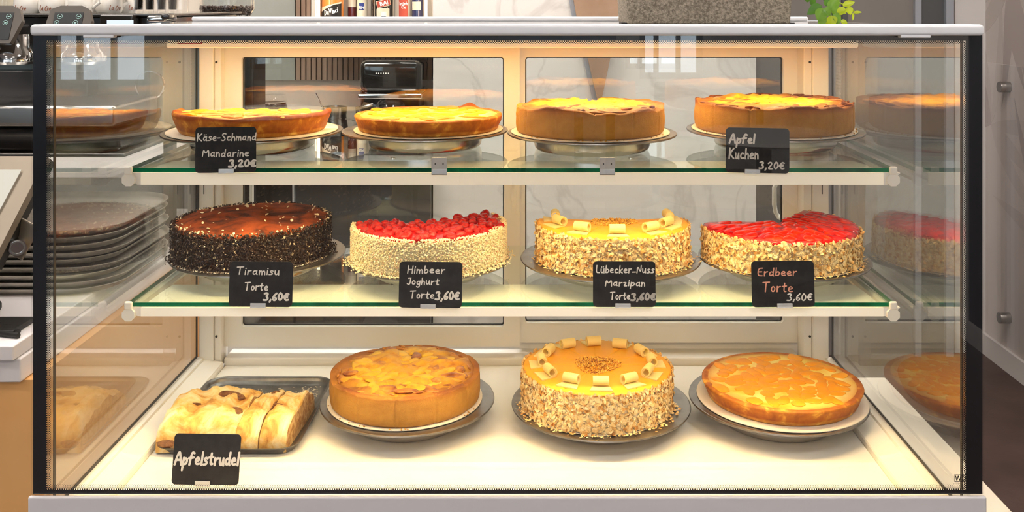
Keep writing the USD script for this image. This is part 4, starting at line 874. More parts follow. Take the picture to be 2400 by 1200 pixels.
# ================================================================== PRICE CARDS (hand lettering as single pen strokes)
G = {
'A': [[(0, 0), (.12, .5), (.3, 1), (.40, .95), (.58, 0)], [(.10, .36), (.52, .38)]],
'p': [[(.06, .55), (.0, -.42)], [(.05, .30), (.2, .54), (.38, .45), (.36, .15), (.2, .03), (.04, .12)]],
'F': [[(.46, .92), (.34, 1.0), (.22, .9), (.14, .4), (.10, 0)], [(0, .52), (.42, .58)]],
'f': [[(.40, .88), (.28, 1.0), (.16, .86), (.10, .4), (.08, 0)], [(-.04, .52), (.34, .58)]],
'e': [[(.03, .26), (.34, .32), (.34, .46), (.22, .56), (.07, .44), (.03, .20), (.14, .02), (.38, .06)]],
'l': [[(.10, 1.0), (.06, 0)]],
's': [[(.32, .50), (.20, .57), (.06, .46), (.16, .32), (.30, .20), (.24, .04), (.0, .02)]],
't': [[(.20, .88), (.15, .12), (.24, 0), (.34, .05)], [(.0, .55), (.36, .60)]],
'r': [[(.05, .55), (.05, 0)], [(.06, .30), (.16, .50), (.32, .54)]],
'u': [[(.03, .55), (.04, .14), (.14, .01), (.28, .10), (.35, .55)], [(.35, .40), (.38, 0)]],
'd': [[(.34, .42), (.22, .55), (.07, .42), (.04, .16), (.16, .01), (.33, .16)], [(.40, 1.0), (.35, .10), (.42, .0)]],
'K': [[(.05, 1.0), (.03, 0)], [(.46, .98), (.05, .45), (.5, 0)]],
'a': [[(.34, .42), (.22, .55), (.07, .42), (.04, .16), (.16, .01), (.33, .16)], [(.36, .55), (.34, .10), (.42, .0)]],
'S': [[(.46, .92), (.28, 1.02), (.08, .86), (.16, .58), (.40, .40), (.40, .12), (.2, -.02), (.0, .10)]],
'c': [[(.34, .48), (.20, .56), (.05, .40), (.05, .14), (.18, .01), (.36, .08)]],
'h': [[(.06, 1.0), (.03, 0)], [(.04, .30), (.18, .54), (.32, .46), (.34, 0)]],
'm': [[(.03, .55), (.03, 0)], [(.03, .32), (.16, .54), (.26, .44), (.27, 0)], [(.27, .32), (.40, .54), (.50, .44), (.53, 0)]],
'n': [[(.03, .55), (.03, 0)], [(.03, .30), (.17, .54), (.30, .44), (.33, 0)]],
'M': [[(0, 0), (.06, .98), (.30, .34), (.56, .98), (.62, 0)]],
'i': [[(.06, .55), (.05, 0)], [(.07, .80), (.085, .83)]],
'T': [[(0, .96), (.56, 1.0)], [(.28, .98), (.24, 0)]],
'o': [[(.18, .55), (.05, .42), (.04, .14), (.18, .0), (.33, .14), (.34, .42), (.18, .55)]],
'H': [[(.05, 1.0), (.03, 0)], [(.46, 1.0), (.44, 0)], [(.03, .48), (.46, .52)]],
'b': [[(.06, 1.0), (.04, .05)], [(.04, .32), (.2, .54), (.36, .42), (.34, .14), (.18, .01), (.04, .10)]],
'J': [[(.08, .96), (.34, 1.0)], [(.32, 1.0), (.30, .16), (.16, -.02), (.0, .14)]],
'g': [[(.34, .42), (.2, .55), (.06, .42), (.05, .16), (.18, .03), (.33, .16)], [(.36, .55), (.34, -.24), (.2, -.42), (.04, -.30)]],
'L': [[(.05, 1.0), (.02, .04), (.38, .02)]],
'k': [[(.06, 1.0), (.03, 0)], [(.34, .55), (.05, .24), (.36, 0)]],
'-': [[(.0, .36), (.26, .38)]], '_': [[(.0, .12), (.34, .14)]],
'N': [[(.02, 0), (.06, .96), (.42, .04), (.46, 1.0)]],
'z': [[(.02, .52), (.32, .54), (.02, .02), (.34, .02)]],
'E': [[(.42, .98), (.05, .94), (.03, .04), (.42, .02)], [(.04, .5), (.36, .52)]],
'3': [[(.04, .90), (.24, 1.02), (.40, .84), (.20, .56), (.42, .34), (.30, .02), (.0, .06)]],
',': [[(.10, .10), (.02, -.20)]],
'2': [[(.04, .80), (.20, 1.0), (.38, .84), (.30, .50), (.02, .03), (.44, .04)]],
'0': [[(.20, 1.0), (.04, .70), (.05, .22), (.20, .0), (.38, .26), (.38, .76), (.20, 1.0)]],
'6': [[(.36, .98), (.12, .66), (.04, .24), (.18, .0), (.38, .18), (.30, .42), (.08, .34)]],
'E€': [[(.44, .86), (.28, .96), (.12, .74), (.10, .24), (.26, .02), (.46, .10)], [(.0, .56), (.36, .60)], [(.0, .38), (.34, .42)]],
'B': [[(.05, 1.0), (.05, 0)], [(.05, 1.0), (.36, .86), (.30, .58), (.06, .52), (.40, .40), (.36, .08), (.05, 0)]],
'D': [[(.05, 1.0), (.05, 0)], [(.0, 1.0), (.36, .9), (.5, .5), (.34, .08), (.0, 0)]],
'V': [[(0, 1.0), (.24, 0), (.5, 1.0)]], 'R': [[(.05, 1.0), (.05, 0)], [(.05, 1.0), (.38, .86), (.34, .58), (.05, .5), (.42, 0)]],
'I': [[(.06, 1.0), (.06, 0)]], 'U': [[(.04, 1.0), (.05, .2), (.22, 0), (.4, .2), (.42, 1.0)]], 'C': [[(.44, .85), (.26, 1.0), (.05, .7), (.05, .3), (.24, 0), (.46, .14)]],
'v': [[(0, .55), (.16, 0), (.36, .55)]], 'Y': [[(0, 1), (.22, .5), (.44, 1)], [(.22, .5), (.2, 0)]],
}
G['ä'] = G['a'] + [[(.10, .78), (.11, .82)], [(.28, .80), (.29, .84)]]
G['ü'] = G['u'] + [[(.08, .78), (.09, .82)], [(.27, .80), (.28, .84)]]
G['€'] = G['E€']
def smooth_line(p):
    p = np.asarray(p, float)
    if len(p) < 3: return p
    for _ in range(2):
        q = np.empty((2 * (len(p) - 1), 2)); q[0::2] = .75 * p[:-1] + .25 * p[1:]; q[1::2] = .25 * p[:-1] + .75 * p[1:]
        p = np.vstack([p[:1], q, p[-1:]])
    return p
def pen(text, h, width=None, pw=0.0011, slant=0.0, up_slope=0.0, seed=0):
    """text in strokes, capitals h tall from the origin; stretched to the given width"""
    r_ = np.random.default_rng(seed + len(text)); x = 0.0; L = []
    for ch in text:
        if ch == ' ': x += .34; continue
        g = G[ch]; w = max(p[0] for s_ in g for p in s_); dy = r_.normal() * .02
        for s_ in g: L.append(smooth_line([(x + px_ + slant * py_, py_ + dy + up_slope * (x + px_)) for px_, py_ in s_]))
        x += w + .15
    x -= .15
    k = (width / x) if width else h
    return unary_union([LineString(l * [k, h]).buffer(pw / 2, quad_segs=3) for l in L])
def card(label, c, size, z, lines, clip_px, rot_deg=0.0, tilt=-4.0, on='shelf'):
    """c, size in picture pixels at distance z; lines: (text, left px, baseline px, width px, capital height px, pen px, chalk)"""
    k = z / F; W, Hh = size[0] * k, size[1] * k
    t = thing('price_card', label, 'price card', (X(c[0], z), z - D0, Z(c[1] + size[1] / 2, z)))
    a = UsdGeom.Xformable(t); a.AddRotateXYZOp().Set((tilt, rot_deg, 0))
    body = up(ext(affinity.translate(rr(W, Hh, 9 * k, 6), 0, Hh / 2), 0.0011))
    part(t, 'board', body, 'blackboard')
    for txt, l, b, w, hcap, pw, chalk in lines:
        s_ = pen(txt, hcap * k, w * k, pw * k, slant=0.06, seed=int(l))
        s_ = affinity.translate(s_, (l - c[0]) * k, (c[1] + size[1] / 2 - b) * k)
        part(t, 'lettering', mv(up(ext(s_, 0.0003)), 0, -0.0003, 0), chalk, smooth=False, label=f'handwritten {txt}')
    cxm = (clip_px - c[0]) * k
    part(t, 'clip', CAT([rbox(cxm - 18 * k, cxm + 18 * k, -0.0026, -0.0006, 0.0004, 0.0058, 0.0006), rbox(cxm - 18 * k, cxm + 18 * k, -0.0026, 0.005, -0.0012, 0.0006, 0.0005)]), 'clip_metal', label='small bright metal clip')
    return t
CW, CP, CG = 'chalk_white', 'chalk_pink', 'chalk_grey'
zs = 1.498
card('black price card lettered Käse-Schmand Mandarine 3,20€', (528.5, 351.5), (143, 106), zs, [('Käse-Schmand', 461, 330, 138, 17, 2.7, CW), ('Mandarine', 474, 367, 108, 17, 2.7, CW), ('3,20€', 536, 391, 62, 16, 4.6, CW)], 531, -0.8)
card('black price card lettered Apfel Kuchen 3,20€', (1775.5, 353), (149, 105), zs, [('ApFel', 1709, 337, 58, 21, 4.4, CW), ('Kuchen', 1708, 373, 68, 24, 3.6, CW), ('3,20€', 1779, 395, 58, 16, 3.4, CW)], 1763, 1.2)
card('black price card lettered Tiramisu Torte 3,60€', (610, 667), (149, 104), zs, [('Tiramisu', 552, 645, 99, 17, 2.7, CW), ('Torte', 572, 681, 54, 18, 2.7, CW), ('3,60€', 617, 704, 58, 17, 4.4, CW)], 605, 0.6)
card('black price card lettered Himbeer Joghurt Torte 3,60€', (1008, 668.5), (148, 106), zs, [('Himbeer', 953, 642, 87, 17, 2.7, CW), ('Joghurt', 953, 668, 74, 15, 2.7, CW), ('Torte', 960, 700, 56, 17, 2.7, CW), ('3,60€', 1020, 702, 55, 18, 4.4, CW)], 1003, 0.7)
card('black price card lettered Lübecker-Nuss Marzipan Torte 3,60€', (1463.5, 667), (147, 105), zs, [('Lübecker_Nuss', 1397, 641, 136, 17, 2.7, CW), ('Marzipan', 1419, 671, 92, 15, 2.7, CW), ('Torte', 1430, 702, 46, 17, 2.7, CW), ('3,60€', 1479, 704, 56, 16, 4.4, CG)], 1460, 0.1)
card('black price card lettered Erdbeer Torte in pink chalk', (1836.5, 666.5), (147, 106), zs, [('Erdbeer', 1777, 647, 91, 18, 2.7, CP), ('Torte', 1788, 684, 70, 22, 2.7, CP), ('3,60€', 1845, 705, 58, 16, 3.0, CW)], 1839, -0.5)
card('black price card lettered Apfelstrudel standing on the deck', (480, 1080), (157, 113), 1.405, [('ApFelstrudel', 406, 1092, 149, 28, 5.2, CW)], 475, 0.9, tilt=-9)

# ================================================================== ON THE LID: stone planter with a trailing plant
plain('stone_pot', (0.29, 0.24, 0.18), 0.9, var=(260, (0.60, 0.51, 0.40), 0.40, 0.60), bump=(350, 1.0, 0.006))
plain('soil', (0.03, 0.02, 0.015), 0.9)
def leafmat(name, c1, c2):
    M[name] = usdkit.material(stage, '/World/Looks/' + name, {"p": ("principled_bsdf", {"base_color": c1, "roughness": 0.35}), "t": ("translucent_bsdf", {"color": c2}), "x": ("mix_closure", {"fac": 0.35})},
        [("p.BSDF", "x.closure1"), ("t.BSDF", "x.closure2")], surface="x.closure")
leafmat('leaf_dark', (0.055, 0.16, 0.02), (0.15, 0.35, 0.03)); leafmat('leaf_mid', (0.14, 0.30, 0.03), (0.3, 0.5, 0.05)); leafmat('leaf_lime', (0.42, 0.52, 0.02), (0.6, 0.7, 0.03))
zp = D0 + 0.135; lt = EYE - 0.0370
pl = thing('planter', 'rough grey brown stone planter standing on the case lid', 'planter', (0, 0, lt))
pw_ = X(1862, zp) - X(1465, zp); pc = (X(1862, zp) + X(1465, zp)) / 2
m = loft(pw_ - 0.008, 0.15, 0.006, [(-0.002, 0.004), (0.0, 0.006), (0.004, 0.075), (0.0055, 0.14), (0.004, 0.143), (-0.010, 0.143), (-0.012, 0.120)], 3)
part(pl, 'pot', mv(m, pc, 0.135 + 0.078, 0), 'stone_pot', smooth=40)
for k, q in enumerate((1478, 1850, 1590)):
    part(pl, 'foot', bx(X(q, zp) - 0.012, X(q, zp) + 0.012, 0.15 if k < 2 else 0.25, 0.19 if k < 2 else 0.28, 0.0003, 0.006), 'black_seal', smooth=False)
part(pl, 'soil', bx(pc - pw_ / 2 + 0.012, pc + pw_ / 2 - 0.012, 0.15, 0.28, 0.121, 0.128), 'soil', smooth=False)
tp = thing('trailing_plant', 'bright green trailing plant hanging over the end of the planter', 'plant', (0, 0, 0))
def leafmesh(L, w, fold=0.25):
    t_ = np.linspace(0, 1, 9); hw = w / 2 * np.sin(np.pi * t_ ** 0.8) ** 0.8
    V = []
    for a_, b_ in zip(t_, hw):
        for s_ in (-1, -0.5, 0, 0.5, 1): V.append((s_ * b_, a_ * L, abs(s_) * b_ * fold - 0.25 * L * a_ ** 2))
    f = [q for i in range(8) for j in range(4) for q in ([i * 5 + j, i * 5 + j + 1, i * 5 + j + 6], [i * 5 + j, i * 5 + j + 6, i * 5 + j + 5])]
    return trimesh.Trimesh(V, f, process=False)
zq_ = D0 + 0.12
stem = [(X(1845, zq_), 0.20, lt + 0.13), (X(1880, zq_), 0.17, lt + 0.155), (X(1925, zq_), 0.14, Z(-15, zq_)), (X(1950, zq_), 0.12, Z(15, zq_)), (X(1945, zq_), 0.105, Z(45, zq_))]
part(tp, 'stem', tube(stem, 0.0016, 7), 'leaf_dark', smooth=True)
stem2 = [stem[2], (X(1965, zq_), 0.12, Z(5, zq_)), (X(1990, zq_), 0.11, Z(20, zq_)), (X(1999, zq_), 0.11, Z(30, zq_))]
part(tp, 'stem', tube(stem2, 0.0010, 6), 'leaf_lime', smooth=True)
# tip px, base px, width px, tone, depth
LV = [((1893, 30), (1925, 12), 20, 'leaf_dark', 0), ((1900, -5), (1906, 12), 14, 'leaf_dark', .01), ((1917, 47), (1930, 20), 24, 'leaf_mid', -.01), ((1945, 34), (1928, 22), 20, 'leaf_mid', -.012),
      ((1922, 60), (1930, 34), 18, 'leaf_mid', -.005), ((1962, -6), (1944, 26), 22, 'leaf_mid', -.008), ((1945, -8), (1934, 14), 14, 'leaf_dark', 0), ((2000, 3), (1975, 14), 13, 'leaf_lime', 0), ((1992, 33), (1988, 16), 14, 'leaf_lime', -.004),
      ((2017, 27), (2000, 30), 6, 'leaf_lime', 0), ((1998, 46), (1999, 30), 5, 'leaf_lime', 0), ((1978, 22), (1962, 30), 16, 'leaf_lime', -.01), ((1970, 48), (1952, 34), 18, 'leaf_mid', -.012), ((1986, 58), (1970, 47), 11, 'leaf_lime', -.004),
      ((1950, 60), (1948, 36), 20, 'leaf_lime', -.014), ((1940, 59), (1938, 44), 10, 'leaf_lime', 0), ((1965, 58), (1955, 44), 14, 'leaf_mid', -.006), ((1955, 32), (1950, 12), 16, 'leaf_mid', -.004), ((1884, -10), (1896, 4), 12, 'leaf_dark', 0.01), ((1982, 30), (1968, 18), 12, 'leaf_lime', -.006)]
for k, (tip, basep, w, mt, dy) in enumerate(LV):
    zz = zq_ - 0.02 + dy
    a_ = np.array([X(basep[0], zz), zz - D0, Z(basep[1], zz)]); b_ = np.array([X(tip[0], zz), zz - D0, Z(tip[1], zz)])
    b_[1] -= 0.004
    L = np.linalg.norm(b_ - a_); m = leafmesh(L * 1.04, w * zz / F * 1.25)
    yv = (b_ - a_) / L; nv = np.array([0.15 * math.sin(k * 2.1), -1.0, 0.45]); nv -= yv * (nv @ yv); nv /= np.linalg.norm(nv); xv = np.cross(yv, nv)
    m.vertices = m.vertices[:, :1] * xv + m.vertices[:, 1:2] * yv + m.vertices[:, 2:] * nv + a_
    part(tp, 'leaf', m, mt, smooth=True)

# wooden deco board on the marble wall
dk = ZM - 0.03; wood = [(1330, -160), (1462, -160), (1452, 0), (1443, 56), (1428, 140), (1405, 250), (1380, 140), (1356, 56), (1346, 0)]
plain('oak', (0.30, 0.185, 0.115), 0.5, var=(12, (0.37, 0.24, 0.16), 0.35, 0.65))
pg = Polygon([(X(a_, dk), Z(b_, dk)) for a_, b_ in wood]).buffer(0.004).buffer(-0.002)
wb = thing('wooden_sign', 'tapering light wooden sign hung on the marble wall', 'wall sign')
part(wb, 'board', mv(up(ext(pg, 0.018)), 0, dk - D0 - 0.001, 0), 'oak')
part(wb, 'rear_layer', mv(up(ext(affinity.translate(pg, -0.012, -0.003), 0.009)), 0, dk - D0 + 0.018, 0), 'door_blue')  # offset bluish layer standing in for the shadow beside the sign

# ================================================================== BEHIND: bottles in the niche, jar, jug, glasses, machine
glow_n = None
def solid_glass(name, col, rough=0.0):
    M[name] = usdkit.material(stage, '/World/Looks/' + name, {"p": ("principled_bsdf", {"base_color": col, "roughness": rough, "transmission_weight": 1.0, "ior": 1.45})}, [], surface="p.BSDF")
solid_glass('clear_solid', (0.96, 0.97, 0.96)); 
plain('syrup_orange', (0.62, 0.22, 0.04), 0.12, coat=0.8); plain('liqueur_red', (0.10, 0.012, 0.015), 0.08, coat=1.0); plain('bottle_black', (0.012, 0.011, 0.010), 0.08, coat=1.0)
plain('label_cream', (0.70, 0.62, 0.48), 0.5); plain('label_black', (0.012, 0.010, 0.010), 0.4); plain('label_blue', (0.03, 0.05, 0.22), 0.5); plain('label_red', (0.42, 0.06, 0.035), 0.5); plain('ink_white', (0.85, 0.83, 0.8), 0.5); plain('liqueur_blue', (0.03, 0.035, 0.10), 0.06, coat=1.0)
plain('bottle_pale', (0.46, 0.40, 0.34), 0.06, coat=1.0)
def wrap(poly, R, depth=0.0006, z0=0.0):
    m = ext(poly, depth); m = m.subdivide_to_size(0.006) if len(m.faces) < 4000 else m; v = m.vertices; a_ = v[:, 0] / R - np.pi / 2
    return trimesh.Trimesh(np.c_[(R + v[:, 2]) * np.cos(a_), (R + v[:, 2]) * np.sin(a_), v[:, 1] + z0], m.faces, process=False)
def bottle(name, label, p0, p1, mat, zz, Hh=0.26, neck=0.014):
    R = (X(p1, zz) - X(p0, zz)) / 2; t = thing(name, label, 'bottle', (X((p0 + p1) / 2, zz), zz - D0, nz0 + 0.0003))
    part(t, 'bottle_body', spin([(0, 0), (R * 0.94, 0), (R, 0.004), (R, Hh * 0.62), (R * 0.8, Hh * 0.70), (neck, Hh * 0.80), (neck, Hh * 0.95), (0, Hh * 0.95)], 40), mat, smooth=40)
    part(t, 'cap', spin([(0, Hh * 0.94), (neck + 0.002, Hh * 0.94), (neck + 0.002, Hh), (0, Hh)], 24), 'label_black', smooth=40)
    return t, R
def zrel(py, zz): return Z(py, zz) - nz0
zb_ = 3.26
t, R = bottle('syrup_bottle', 'orange syrup bottle with black script label in the lit niche', 754, 806, 'syrup_orange', zb_)
k = zb_ / F; lab = Polygon([(-27 * k, zrel(60, zb_)), (27 * k, zrel(60, zb_)), (27 * k, zrel(8, zb_)), (8 * k, zrel(11, zb_)), (-10 * k, zrel(20, zb_)), (-27 * k, zrel(28, zb_))])
part(t, 'label', wrap(lab, R + 0.0003), 'label_black', smooth=True, label='black label')
part(t, 'label_edge', wrap(Polygon([(-27 * k, zrel(28, zb_)), (-10 * k, zrel(20, zb_)), (8 * k, zrel(11, zb_)), (27 * k, zrel(8, zb_)), (27 * k, zrel(4, zb_)), (-27 * k, zrel(18, zb_))]), R + 0.0003), 'label_cream', smooth=True)
part(t, 'lettering', wrap(affinity.translate(affinity.rotate(pen('DaVinci', 0.017, 0.046, 0.0026, slant=0.2), 14, origin=(0, 0)), -0.021, zrel(36, zb_)), R + 0.0011), 'ink_white', smooth=False, label='white script DaVinci')
t, R = bottle('liqueur_bottle', 'slim bottle of dark red liqueur in the lit niche', 815, 837, 'liqueur_red', 3.30, 0.24, 0.011)
part(t, 'label', wrap(Polygon([(-11 * k, zrel(17, 3.3)), (11 * k, zrel(17, 3.3)), (11 * k, zrel(-20, 3.3)), (-11 * k, zrel(-20, 3.3))]), R + 0.0003), 'label_cream', smooth=True)
t, R = bottle('rum_bottle', 'pale bottle with blue label lettered RUM', 837, 861, 'label_cream', zb_, 0.25, 0.012)
part(t, 'label', wrap(Polygon([(-6 * k, zrel(23, zb_)), (6.5 * k, zrel(23, zb_)), (6.5 * k, zrel(7, zb_)), (-6 * k, zrel(7, zb_))]), R + 0.0003), 'label_blue', smooth=True, label='blue label')
part(t, 'lettering', CAT([wrap(affinity.translate(pen('RUM', 0.009, 0.015, 0.0016), -0.0075, zrel(21, zb_)), R + 0.001)]), 'ink_white', smooth=False, label='white letters RUM')
t, R = bottle('cream_liqueur_bottle', 'broad black cream liqueur bottle with slanted red name label', 869, 921, 'bottle_black', zb_, 0.25, 0.013)
lb = affinity.translate(affinity.rotate(sbox(-0.002, 0, 0.044, 0.020), 14, origin=(0, 0)), -0.006, zrel(18, zb_))
part(t, 'label', wrap(lb, R + 0.0003), 'label_red', smooth=True, label='slanted red label')
part(t, 'label_edge', wrap(lb.buffer(0.0018).difference(lb), R + 0.0003), 'label_cream', smooth=True)
part(t, 'lettering', wrap(affinity.translate(affinity.rotate(pen('BAI', 0.012, 0.026, 0.0026), 14, origin=(0, 0)), 0.001, zrel(14, zb_)), R + 0.001), 'ink_white', smooth=False, label='pale letters BAI')
part(t, 'emblem', wrap(affinity.translate(sbox(-0.012, 0, 0.024, 0.022).buffer(0.004), 0.004, zrel(38, zb_)), R + 0.0003), 'label_cream', smooth=True)
t, R = bottle('irish_cream_bottle', 'pale liqueur bottle with red label lettered Irish', 924, 963, 'bottle_pale', zb_, 0.25, 0.012)
part(t, 'label', wrap(Polygon([(-6 * k, zrel(62, zb_)), (15 * k, zrel(62, zb_)), (15 * k, zrel(-25, zb_)), (-6 * k, zrel(-25, zb_))]), R + 0.0003), 'label_red', smooth=True, label='red label')
part(t, 'lettering', CAT([wrap(affinity.translate(pen('Irish', 0.010, 0.026, 0.0022), -0.006, zrel(12, zb_)), R + 0.001), wrap(affinity.translate(pen('Co', 0.010, 0.014, 0.0024), 0.0, zrel(20, zb_)), R + 0.001)]), 'ink_white', smooth=False, label='white letters Irish Co')
t, R = bottle('blue_liqueur_bottle', 'clear bottle of blue black liqueur at the end of the niche', 965, 992, 'liqueur_blue', zb_, 0.23, 0.012)
part(t, 'label', wrap(Polygon([(-13 * k, zrel(24, zb_)), (9 * k, zrel(24, zb_)), (9 * k, zrel(4, zb_)), (-13 * k, zrel(4, zb_))]), R + 0.0003), 'label_cream', smooth=True)
t = thing('cordial_bottle', 'tiny dark bottle with white cap before the black bottle', 'bottle', (X(899, 3.19), 3.19 - D0, nz0 + 0.0003))
part(t, 'bottle_body', spin([(0, 0), (0.013, 0), (0.013, 0.05), (0.008, 0.058), (0.008, 0.066), (0, 0.066)], 28), 'bottle_black', smooth=40)
part(t, 'cap', spin([(0, 0.064), (0.0092, 0.064), (0.0092, 0.078), (0, 0.078)], 24), 'ink_white', smooth=40)

# on the back counter
CT = 0.9703
zj = 3.12
t = thing('clamp_jar', 'clear glass clamp jar with wire clasp on the back counter', 'jar', (X(641, zj), zj - D0, CT)); jr = (X(676, zj) - X(608, zj)) / 2; jh = Z(240, zj) - CT
part(t, 'jar_body', spin([(0, 0), (jr * .95, 0), (jr, .006), (jr, jh * .9), (jr * .86, jh), (jr * .82, jh), (jr * .96, jh * .88), (jr * .96, .008), (0, .006)], 48), 'thin_glass', smooth=40)
part(t, 'jar_lid', spin([(0, jh + .004), (jr * .9, jh + .004), (jr * .92, jh + .012), (jr * .8, jh + .026), (0, jh + .028)], 48), 'thin_glass', smooth=40)
part(t, 'clasp', CAT([tube([(-jr * .7, -jr * .75, jh + .014), (-jr * .72, -jr * .80, jh - .01), (-jr * .7, -jr * .78, jh - .03)], .0016, 8), tube([(-jr * .45, -jr * .9, jh + .014), (-jr * .45, -jr * 1.02, jh - .02), (-jr * .5, -jr * .98, jh - .035)], .0016, 8)]), 'chrome')
t = thing('milk_jug', 'steel milk jug with a long spoon on the back counter', 'jug', (X(783, zj), zj - D0, CT)); jr = (X(818, zj) - X(752, zj)) / 2; jh = Z(250, zj) - CT
part(t, 'jug_body', spin([(0, 0), (jr, 0), (jr, jh * .5), (jr * .86, jh * .8), (jr * .92, jh), (jr * .88, jh), (jr * .82, jh * .8), (jr * .95, .01), (0, .01)], 48), 'stainless', smooth=40)
part(t, 'spoon', tube([(jr * .3, 0, .02), (-jr * .85, 0, jh), (X(740, zj) - X(783, zj), 0, Z(219, zj) - CT)], .002, 8), 'chrome')
zg = 2.96
first = None
for px in (776, 832, 560):
    if first is None:
        first = t = thing('wine_glass', 'clear stemmed glass standing upside down beside the steel jug', 'glass', (X(px, zg), zg - D0, CT), group='stemmed glasses upside down on the back counter')
        part(t, 'bowl', spin([(0.024, 0), (0.032, 0.03), (0.028, 0.055), (0.005, 0.068), (0.004, 0.068), (0.026, 0.053), (0.0305, 0.03), (0.023, 0)], 36), 'thin_glass', smooth=40)
        part(t, 'stem', spin([(0, 0.066), (0.004, 0.068), (0.0034, 0.12), (0.030, 0.126), (0.030, 0.128), (0, 0.128)], 36), 'thin_glass', smooth=40)
    else: copy_of(first, {832: 'clear stemmed glass upside down before the black machine', 560: 'clear stemmed glass upside down at the left of the jar'}[px], (X(px, zg), zg - D0, CT))
zk = 3.06
t = thing('bean_machine', 'black filter coffee machine with chrome band on the back counter', 'coffee machine', (X(905, zk), zk - D0, CT)); wk = (X(992, zk) - X(818, zk)) / 2; hk = Z(140, zk) - CT
part(t, 'machine_body', CAT([rbox(-wk, wk, -0.0, 0.2, 0, hk * .30, .012), rbox(-wk * .85, wk * .95, .08, .2, 0, hk * .95, .02)]), 'bottle_black', smooth=40)
part(t, 'hood', rbox(-wk * .70, wk * .98, -.03, .2, hk * .66, hk, .022), 'bottle_black', smooth=40)
part(t, 'chrome_band', rbox(-wk * .72, wk * 1.0, -.034, .19, hk * .60, hk * .655, .004), 'chrome', smooth=40)
part(t, 'coffee_pot', mv(spin([(0, hk * .31), (.045, hk * .31), (.055, hk * .40), (.045, hk * .54), (.035, hk * .58), (0, hk * .58)], 36), 0.01, .03, 0), 'bottle_black', smooth=40)
part(t, 'pot_handle', tube([(-.04, -.01, hk * .54), (-.085, -.03, hk * .5), (-.08, -.03, hk * .36)], .007, 10), 'bottle_black')
part(t, 'display_text', mv(up(meshkit.text_mesh('......', .02, .0004)), -.03, -.0306, hk * .86), 'ink_white', smooth=False)

# ================================================================== LEFT: counter, trays, payment screen, espresso machine
plain('warm_wood', (0.74, 0.37, 0.12), 0.5, var=(4, (0.80, 0.44, 0.17), 0.3, 0.7)); plain('steel_satin', (0.42, 0.40, 0.38), 0.3, metal=1.0); plain('tray_plastic', (0.44, 0.40, 0.34), 0.35, var=(30, (0.52, 0.47, 0.40), 0.4, 0.6))
lc = thing('service_counter', 'white service counter beside the display case', 'counter')
zc1 = 1.70; xr = X(31, zc1); Zc = Z(811, zc1)
part(lc, 'worktop', rbox(-3.2, xr, zc1 - D0, 1.53, Z(847, zc1), Zc, 0.003), 'counter_white')
part(lc, 'lower_worktop', rbox(-3.2, xr + 0.005, zc1 - D0 + 0.015, 1.52, Z(905, zc1 + 0.0), Z(848, zc1), 0.003), 'counter_white')
part(lc, 'counter_body', bx(-3.18, xr + 0.022, zc1 - D0 + 0.03, 1.51, 0.0, Z(906, zc1)), 'warm_wood', smooth=False)
# trays
ORD = ('the lowest', 'second from the bottom', 'third from the bottom', 'fourth from the bottom', 'exactly in the middle', 'fourth from the top', 'third from the top', 'second from the top', 'the topmost')
t0 = None
zt1 = 1.985
for k in range(9):
    h_ = Zc + 0.0005 + 0.0150 * k; jx = 0.006 * math.sin(k * 2.7)
    loc = (-1.115 + jx, zt1 - D0 + 0.20 + 0.004 * math.cos(k * 1.7), h_)
    if t0 is None:
        t0 = t = thing('serving_tray', f'grey serving tray, {ORD[0]}, in the tall stack on the service counter', 'tray', loc, group='stacked grey serving trays on the service counter')
        part(t, 'tray_body', loft(0.52, 0.40, 0.10, [(-0.03, 0.0), (-0.010, 0.0), (-0.003, 0.0075), (0.0, 0.0125), (0.004, 0.0135), (0.004, 0.0120), (0.0015, 0.0105), (-0.001, 0.0068), (-0.012, 0.0022), (-0.03, 0.0022)][::1], 8), 'tray_plastic', smooth=50)
    else:
        copy_of(t0, f'grey serving tray, {ORD[k]}, in the tall stack on the service counter', loc)
# payment screen leaning at the left edge
ps = thing('payment_screen', 'tilted till screen in a bronze frame with a round chrome lock', 'screen')
zp_ = 1.78
plain('bronze_frame', (0.24, 0.20, 0.155), 0.42, metal=0.6); glow('screen_glow', (0.95, 0.88, 0.74), 0.85)
def quad(pts, z0, z1, depth, name, mat, lab=None):
    v = []
    for (px, py, f_) in pts:
        zz = z0 + (z1 - z0) * f_; v.append((X(px, zz), zz - D0, Z(py, zz)))
    v = np.array(v); nn = np.cross(v[1] - v[0], v[2] - v[0]); nn /= np.linalg.norm(nn)
    if nn[1] < 0: nn = -nn
    V = np.vstack([v, v + nn * depth]); n_ = len(v)
    f = [[0, j, j + 1] for j in range(1, n_ - 1)] + [[n_, n_ + j + 1, n_ + j] for j in range(1, n_ - 1)]
    for j in range(n_):
        a_, b_ = j, (j + 1) % n_; f += [[a_, a_ + n_, b_ + n_], [a_, b_ + n_, b_]]
    return part(ps, name, trimesh.Trimesh(V, f, process=False), mat, smooth=False, label=lab)
quad([(-330, 366, 1), (110, 366, 1), (-15, 610, 0), (-450, 610, 0)], 1.74, 1.86, 0.018, 'frame', 'bronze_frame')
quad([(-300, 397, .873), (49, 397, .873), (-55, 590, 0.082), (-420, 590, .082)], 1.733, 1.853, 0.002, 'screen', 'screen_glow', 'lit till screen')
quad([(-330, 372, 1), (118, 372, 1), (-8, 622, 0), (-450, 622, 0)], 1.762, 1.882, 0.022, 'back_cover', 'black_seal')
lk = trimesh.creation.cylinder(0.015, 0.016, sections=40); lk = rot(lk, 90, (1, 0, 0)); lk = rot(lk, 25)
zl_ = 1.80
